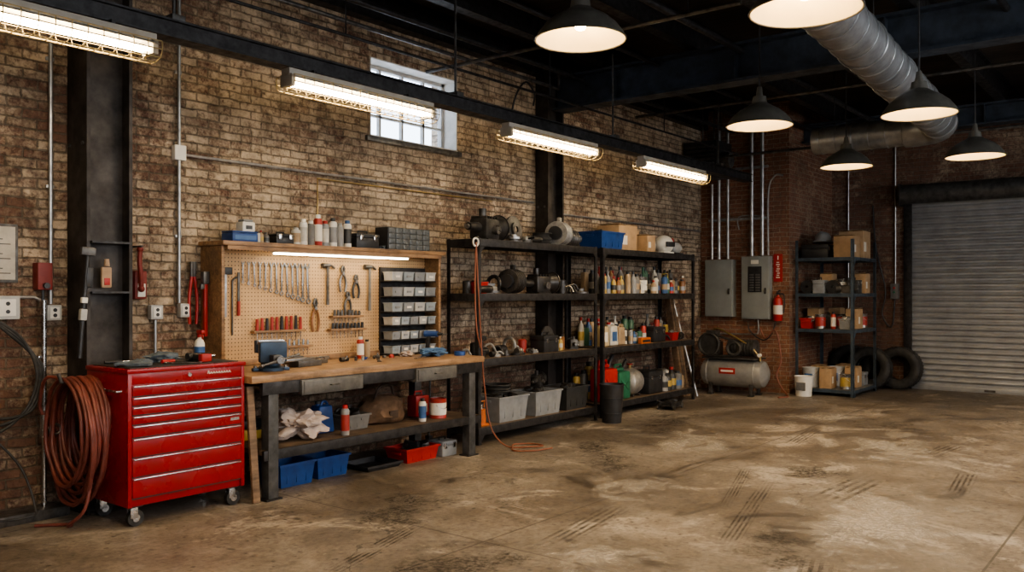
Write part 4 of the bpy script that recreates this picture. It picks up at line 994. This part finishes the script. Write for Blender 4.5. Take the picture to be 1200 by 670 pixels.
# ------------------------------------------------------------------ compressor
w=O('air_compressor'); 
TK=M('tank_grey',(.32,.315,.30),.35,.3,.15,5); CI=M('compressor_iron',(.075,.073,.07),.35,.4,.3)
w.lathe([(0,0),(.1,.015),(.19,.07),(.215,.15),(.215,.93),(.19,1.01),(.1,1.065),(0,1.08)],(0,0,0),TK,36,TR((12.45,4.98,.33))@RX(-math.pi/2))
for y in (5.15,5.9): w.torus((12.45,y,.33),.216,.006,TK,'Y',36,6)
for y in (5.2,5.85):
    for s in (-1,1): w.box((12.45+s*.14,y,.09),(.04,.05,.18),IRON,.004); w.box((12.45+s*.15,y,.01),(.08,.08,.02),RUB,.004)
w.T=TR((12.45,5.6,.545))@Matrix.Scale(1.25,4)@TR((-12.45,-5.6,-.545))
w.box((12.45,5.55,.555),(.3,.7,.02),IRON,.003)
w.cyl((12.45,5.3,.68),(12.45,5.6,.68),.1,CI,n=24); w.cyl((12.45,5.26,.68),(12.45,5.3,.68),.105,IRON)
for i in range(7): w.torus((12.45,5.33+.04*i,.68),.101,.005,CI,'Y')
w.box((12.45,5.82,.66),(.16,.2,.18),CI,.02)
for i in range(5): w.box((12.45,5.82,.74+.022*i),(.17,.17,.008),IRON)
w.box((12.45,5.82,.86),(.12,.14,.05),CI,.01)
w.torus((12.29,5.8,.72),.13,.02,CI,'X'); w.torus((12.29,5.48,.68),.08,.02,CI,'X'); w.lathe([(0,0),(.11,0),(.115,.01),(0,.012)],(0,0,0),CI,24,TR((12.285,5.8,.72))@RY(math.pi/2))
w.tube([(12.29,5.8,.86),(12.29,5.48,.77)],.012,RUB,8,False); w.tube([(12.29,5.8,.58),(12.29,5.48,.59)],.012,RUB,8,False)
w.tube([(12.45,5.82,.88),(12.4,5.7,.9),(12.38,5.3,.7),(12.42,5.2,.54)],.012,BRASS,8)
w.T=Matrix()
w.box((12.235,5.55,.37),(.006,.26,.09),REDP,.002); w.box((12.232,5.55,.37),(.004,.2,.03),PAPER)
w.cyl((12.36,5.08,.53),(12.36,5.08,.6),.02,BRASS); w.cyl((12.33,5.08,.62),(12.36,5.08,.62),.03,PAPER)
w.done()
w=O('compressor_hose')
w.tube([(12.9,5.3,1.0),(12.85,5.2,.85),(12.84,5.05,.98),(12.84,4.98,.8),(12.84,4.95,.5),(12.8,5.0,.3),(12.78,4.92,.12),(12.7,4.8,.02),(12.5,4.72,.014),(12.35,4.8,.014)],.013,M('hose_brown',(.22,.08,.05),.5),8)
w.tube([(12.9,5.5,1.1),(12.87,5.45,.95),(12.87,5.25,.82),(12.87,5.12,.9),(12.9,5.05,1.1)],.01,BLK,8); w.done()

# ------------------------------------------------------------------ right rack + tyres
RB=M('blue_grey_rack',(.065,.09,.12),.45,.4,.25)
RL=[.1,1.0,1.54,2.08]
rack('blue_steel_shelving',13.1,14.25,3.95,4.82,RL,2.35,RB,M('rack_deck',(.2,.2,.2),.5,.3),.05)
Z=RL[3]+e
toolbox((13.35,4.56,Z),.3,.40,.24,BLK,name='black_power_tool_case'); w=O('grey_hard_hat'); w.lathe([(.15,0),(.15,.01),(.125,.02),(.12,.08),(.09,.13),(.04,.155),(0,.16)],(0,0,0),GREY,28); w.box((-.13,0,.008),(.1,.2,.012),GREY,.004); w.box((0,0,.15),(.22,.03,.02),GREY,.008); w.done(loc=(13.4,4.5,Z+.25))
carton((13.4,4.14,Z),.36,.28,.32); carton((13.92,4.18,Z),.4,.36,.42,.0); carton((13.9,4.6,Z),.4,.34,.24)
def stuff(x,y0,y1,z,names,h=.2):
    n=len(names)
    for i,nm in enumerate(names):
        y=y0+(y1-y0)*(i+.5)/n
        if nm=='spool':
            w=O('wire_spool'); w.lathe([(.02,0),(.1,0),(.1,.01),(.05,.012),(.05,.1),(.1,.102),(.1,.112),(.02,.112),(.02,0)],(0,0,0),BLK,24); w.lathe([(.05,.013),(.085,.013),(.085,.1),(.05,.1)],(0,0,0),R.choice([COLS[3],COLS[2],IRON,COLS[8]]),24); w.done(loc=(x-.05,y,z+.1),ry=math.pi/2)
        elif nm=='alt': gearbox((x,y,z),.65,IRON,1.57,'gear_motor')
        elif nm=='box': toolbox((x,y,z),.2,.17,.24,R.choice([COLS[4],GREY,COLS[3]]),name='small_toolbox')
        elif nm=='bin': bin_('parts_bin',(x,y,z),.2,.16,.16,R.choice([BLUE,YEL,GREY,REDP]),[IRON,TOOL])
        elif nm=='tin': tin('paint_tin',(x,y,z),.22,.078,TOOL,R.choice([PAPER,COLS[2],COLS[3]]))
        elif nm=='bottle': can('spray_can',(x,y,z),.26,.038,R.choice(COLS),BLK,PAPER)
        elif nm=='carton': carton((x,y,z),.25,.18,.3)
        elif nm=='bucket':
            w=O('white_bucket'); w.lathe([(0,0),(.105,0),(.125,.29),(.132,.29),(.132,.3),(.12,.3),(.118,.285),(0,.285)],(0,0,0),LGREY,28); w.box((-.117,0,.15),(.01,.12,.12),COLS[1],.002); w.tube([(0,-.13,.27),(-.1,-.09,.2),(-.135,0,.17),(-.1,.09,.2),(0,.13,.27)],.003,CHROME,6); w.done(loc=(x,y,z))
stuff(13.25,4.0,4.78,RL[2]+e,['alt','spool','box','spool']); stuff(13.62,4.0,4.78,RL[2]+e,['box','tin','carton','tin']); stuff(14.0,4.0,4.78,RL[2]+e,['carton','box','tin','bottle'])
stuff(13.25,4.0,4.78,RL[1]+e,['bin','bottle','tin','bin']); stuff(13.62,4.0,4.78,RL[1]+e,['carton','tin','box','carton']); stuff(14.02,4.0,4.78,RL[1]+e,['tin','bin','carton','bin'])
stuff(13.3,4.0,4.78,RL[0]+e,['tin','carton','bucket']); stuff(13.68,4.0,4.78,RL[0]+e,['carton','bucket','carton']); stuff(14.05,4.0,4.78,RL[0]+e,['box','carton','tin'])
w=O('white_bucket'); w.lathe([(0,0),(.115,0),(.135,.29),(.142,.29),(.142,.3),(.13,.3),(.128,.285),(0,.285)],(0,0,0),WHITE,28); w.box((-.127,0,.15),(.01,.14,.12),COLS[9],.002); w.done(loc=(12.9,4.62,0))
def tyre(loc,rz,tilt):
    w=O('car_tyre'); ro=.34
    pr=[(.19,-.08),(.21,-.095),(.27,-.11),(.315,-.1),(ro,-.08)]
    for k in range(4):
        a=-.08+.04*k; pr+=[(ro,a+.03),(ro-.012,a+.032),(ro-.012,a+.038),(ro,a+.04)]
    pr+=[(.315,.1),(.27,.11),(.21,.095),(.19,.08),(.2,.07),(.27,.085),(.3,.06),(.3,-.06),(.27,-.085),(.2,-.07),(.19,-.08)]
    w.lathe(pr,(0,0,0),RUB,48,RY(math.pi/2))
    for k in range(40):
        a=2*math.pi*k/40
        for s in (-1,1):
            w.T=RX(a); w.box((s*.088,0,ro-.004),(.03,.012,.018),RUB); 
    w.T=Matrix()
    return w.done(loc=(loc[0],loc[1],ro),rz=rz,ry=tilt)
tyre((14.80,4.5,0),.0,.08); tyre((14.48,4.12,0),.0,.08); tyre((14.78,3.74,0),-.05,.08)
w=O('far_wall_cable'); w.tube([(14.97,4.2,3.0),(14.96,4.15,2.3),(14.95,4.0,1.6),(14.95,4.05,1.2),(14.95,3.9,1.0),(14.96,3.85,1.5)],.012,BLK,8); w.done()
conduit([(14.97,4.6,.9),(14.97,4.6,4.15)],.014); conduit([(14.97,3.85,1.7),(14.97,3.85,4.15)],.014)
w=O('door_control_box'); w.bx(14.9,14.999,3.79,3.91,1.45,1.7,COLS[9],.01); w.cyl((14.9,3.85,1.63),(14.885,3.85,1.63),.018,REDP); w.cyl((14.9,3.85,1.56),(14.885,3.85,1.56),.018,GRN); w.done()

# ------------------------------------------------------------------ floor marks
mk=[0]
def mark(name,x,y,sx,sy,rz,mat):
    mk[0]+=1
    w=O(name); w.raw([(-sx/2,-sy/2,0),(sx/2,-sy/2,0),(sx/2,sy/2,0),(-sx/2,sy/2,0)],[[0,1,2,3]],mat); return w.done(loc=(x,y,.001+.0001*mk[0]),rz=rz)
SK=decal('tyre_rubber_mark',(.035,.028,.023),5,5,.6); PT=decal('worn_white_paint',(.54,.49,.42),None,2.6,.7); OIL=decal('oil_stain',(.035,.028,.022),None,2.4,.62)
for (x,y,sx,sy,rz) in ((6.96,2.14,1.1,.36,-.05),(4.85,3.2,1.1,.24,.15),(4.6,1.6,1.0,.26,.25),(9.3,1.95,.7,.26,-.1),(9.2,3.3,1.3,.2,.12),(7.9,1.5,1.2,.18,.1),(5.9,2.5,2.2,.15,.25),(3.6,3.9,1.3,.16,.3),(6.6,2.9,1.6,.12,.3)): mark('tyre_skid_mark',x,y,sx,sy,rz,SK)
for (x,y,sx,sy,rz) in ((6.0,3.5,1.4,.9,.4),(6.1,1.75,3.2,1.6,.2),(9.3,2.4,2.6,1.3,.1),(8.2,4.1,2.2,1.2,.4),(10.8,3.6,2.0,1.0,-.2),(4.2,2.7,1.4,.9,1.0)): mark('worn_paint_patch',x,y,sx,sy,rz,PT)
for (x,y,sx,sy,rz) in ((4.3,4.4,1.8,.8,.5),(6.7,4.1,1.4,.8,.9),(3.4,3.2,2.2,1.3,.3),(7.5,2.6,1.2,.8,.5),(10.5,2.7,1.8,1.1,.8),(9.3,4.9,3,1.0,.1),(7.3,4.7,1.4,.7,.4),(5.2,2.0,1.4,.8,.2)): mark('oil_stain',x,y,sx,sy,rz,OIL)

# ------------------------------------------------------------------ world + camera
wd=bpy.data.worlds.new('sky'); scene.world=wd; wd.use_nodes=True
bg=wd.node_tree.nodes['Background']; bg.inputs[0].default_value=(.82,.9,1,1); bg.inputs[1].default_value=5.0
cam=bpy.data.cameras.new('camera'); co=bpy.data.objects.new('camera',cam); scene.collection.objects.link(co)
cam.sensor_width=36; cam.lens=30.3; cam.shift_y=8/1200; cam.clip_start=.05
co.location=(0,0,1.55); co.rotation_euler=(math.pi/2,0,math.radians(38.4-90))
scene.camera=co
try:
    scene.view_settings.view_transform='AgX'; scene.view_settings.look='AgX - Medium High Contrast'; scene.view_settings.exposure=0.3
except Exception as ex: print(ex)
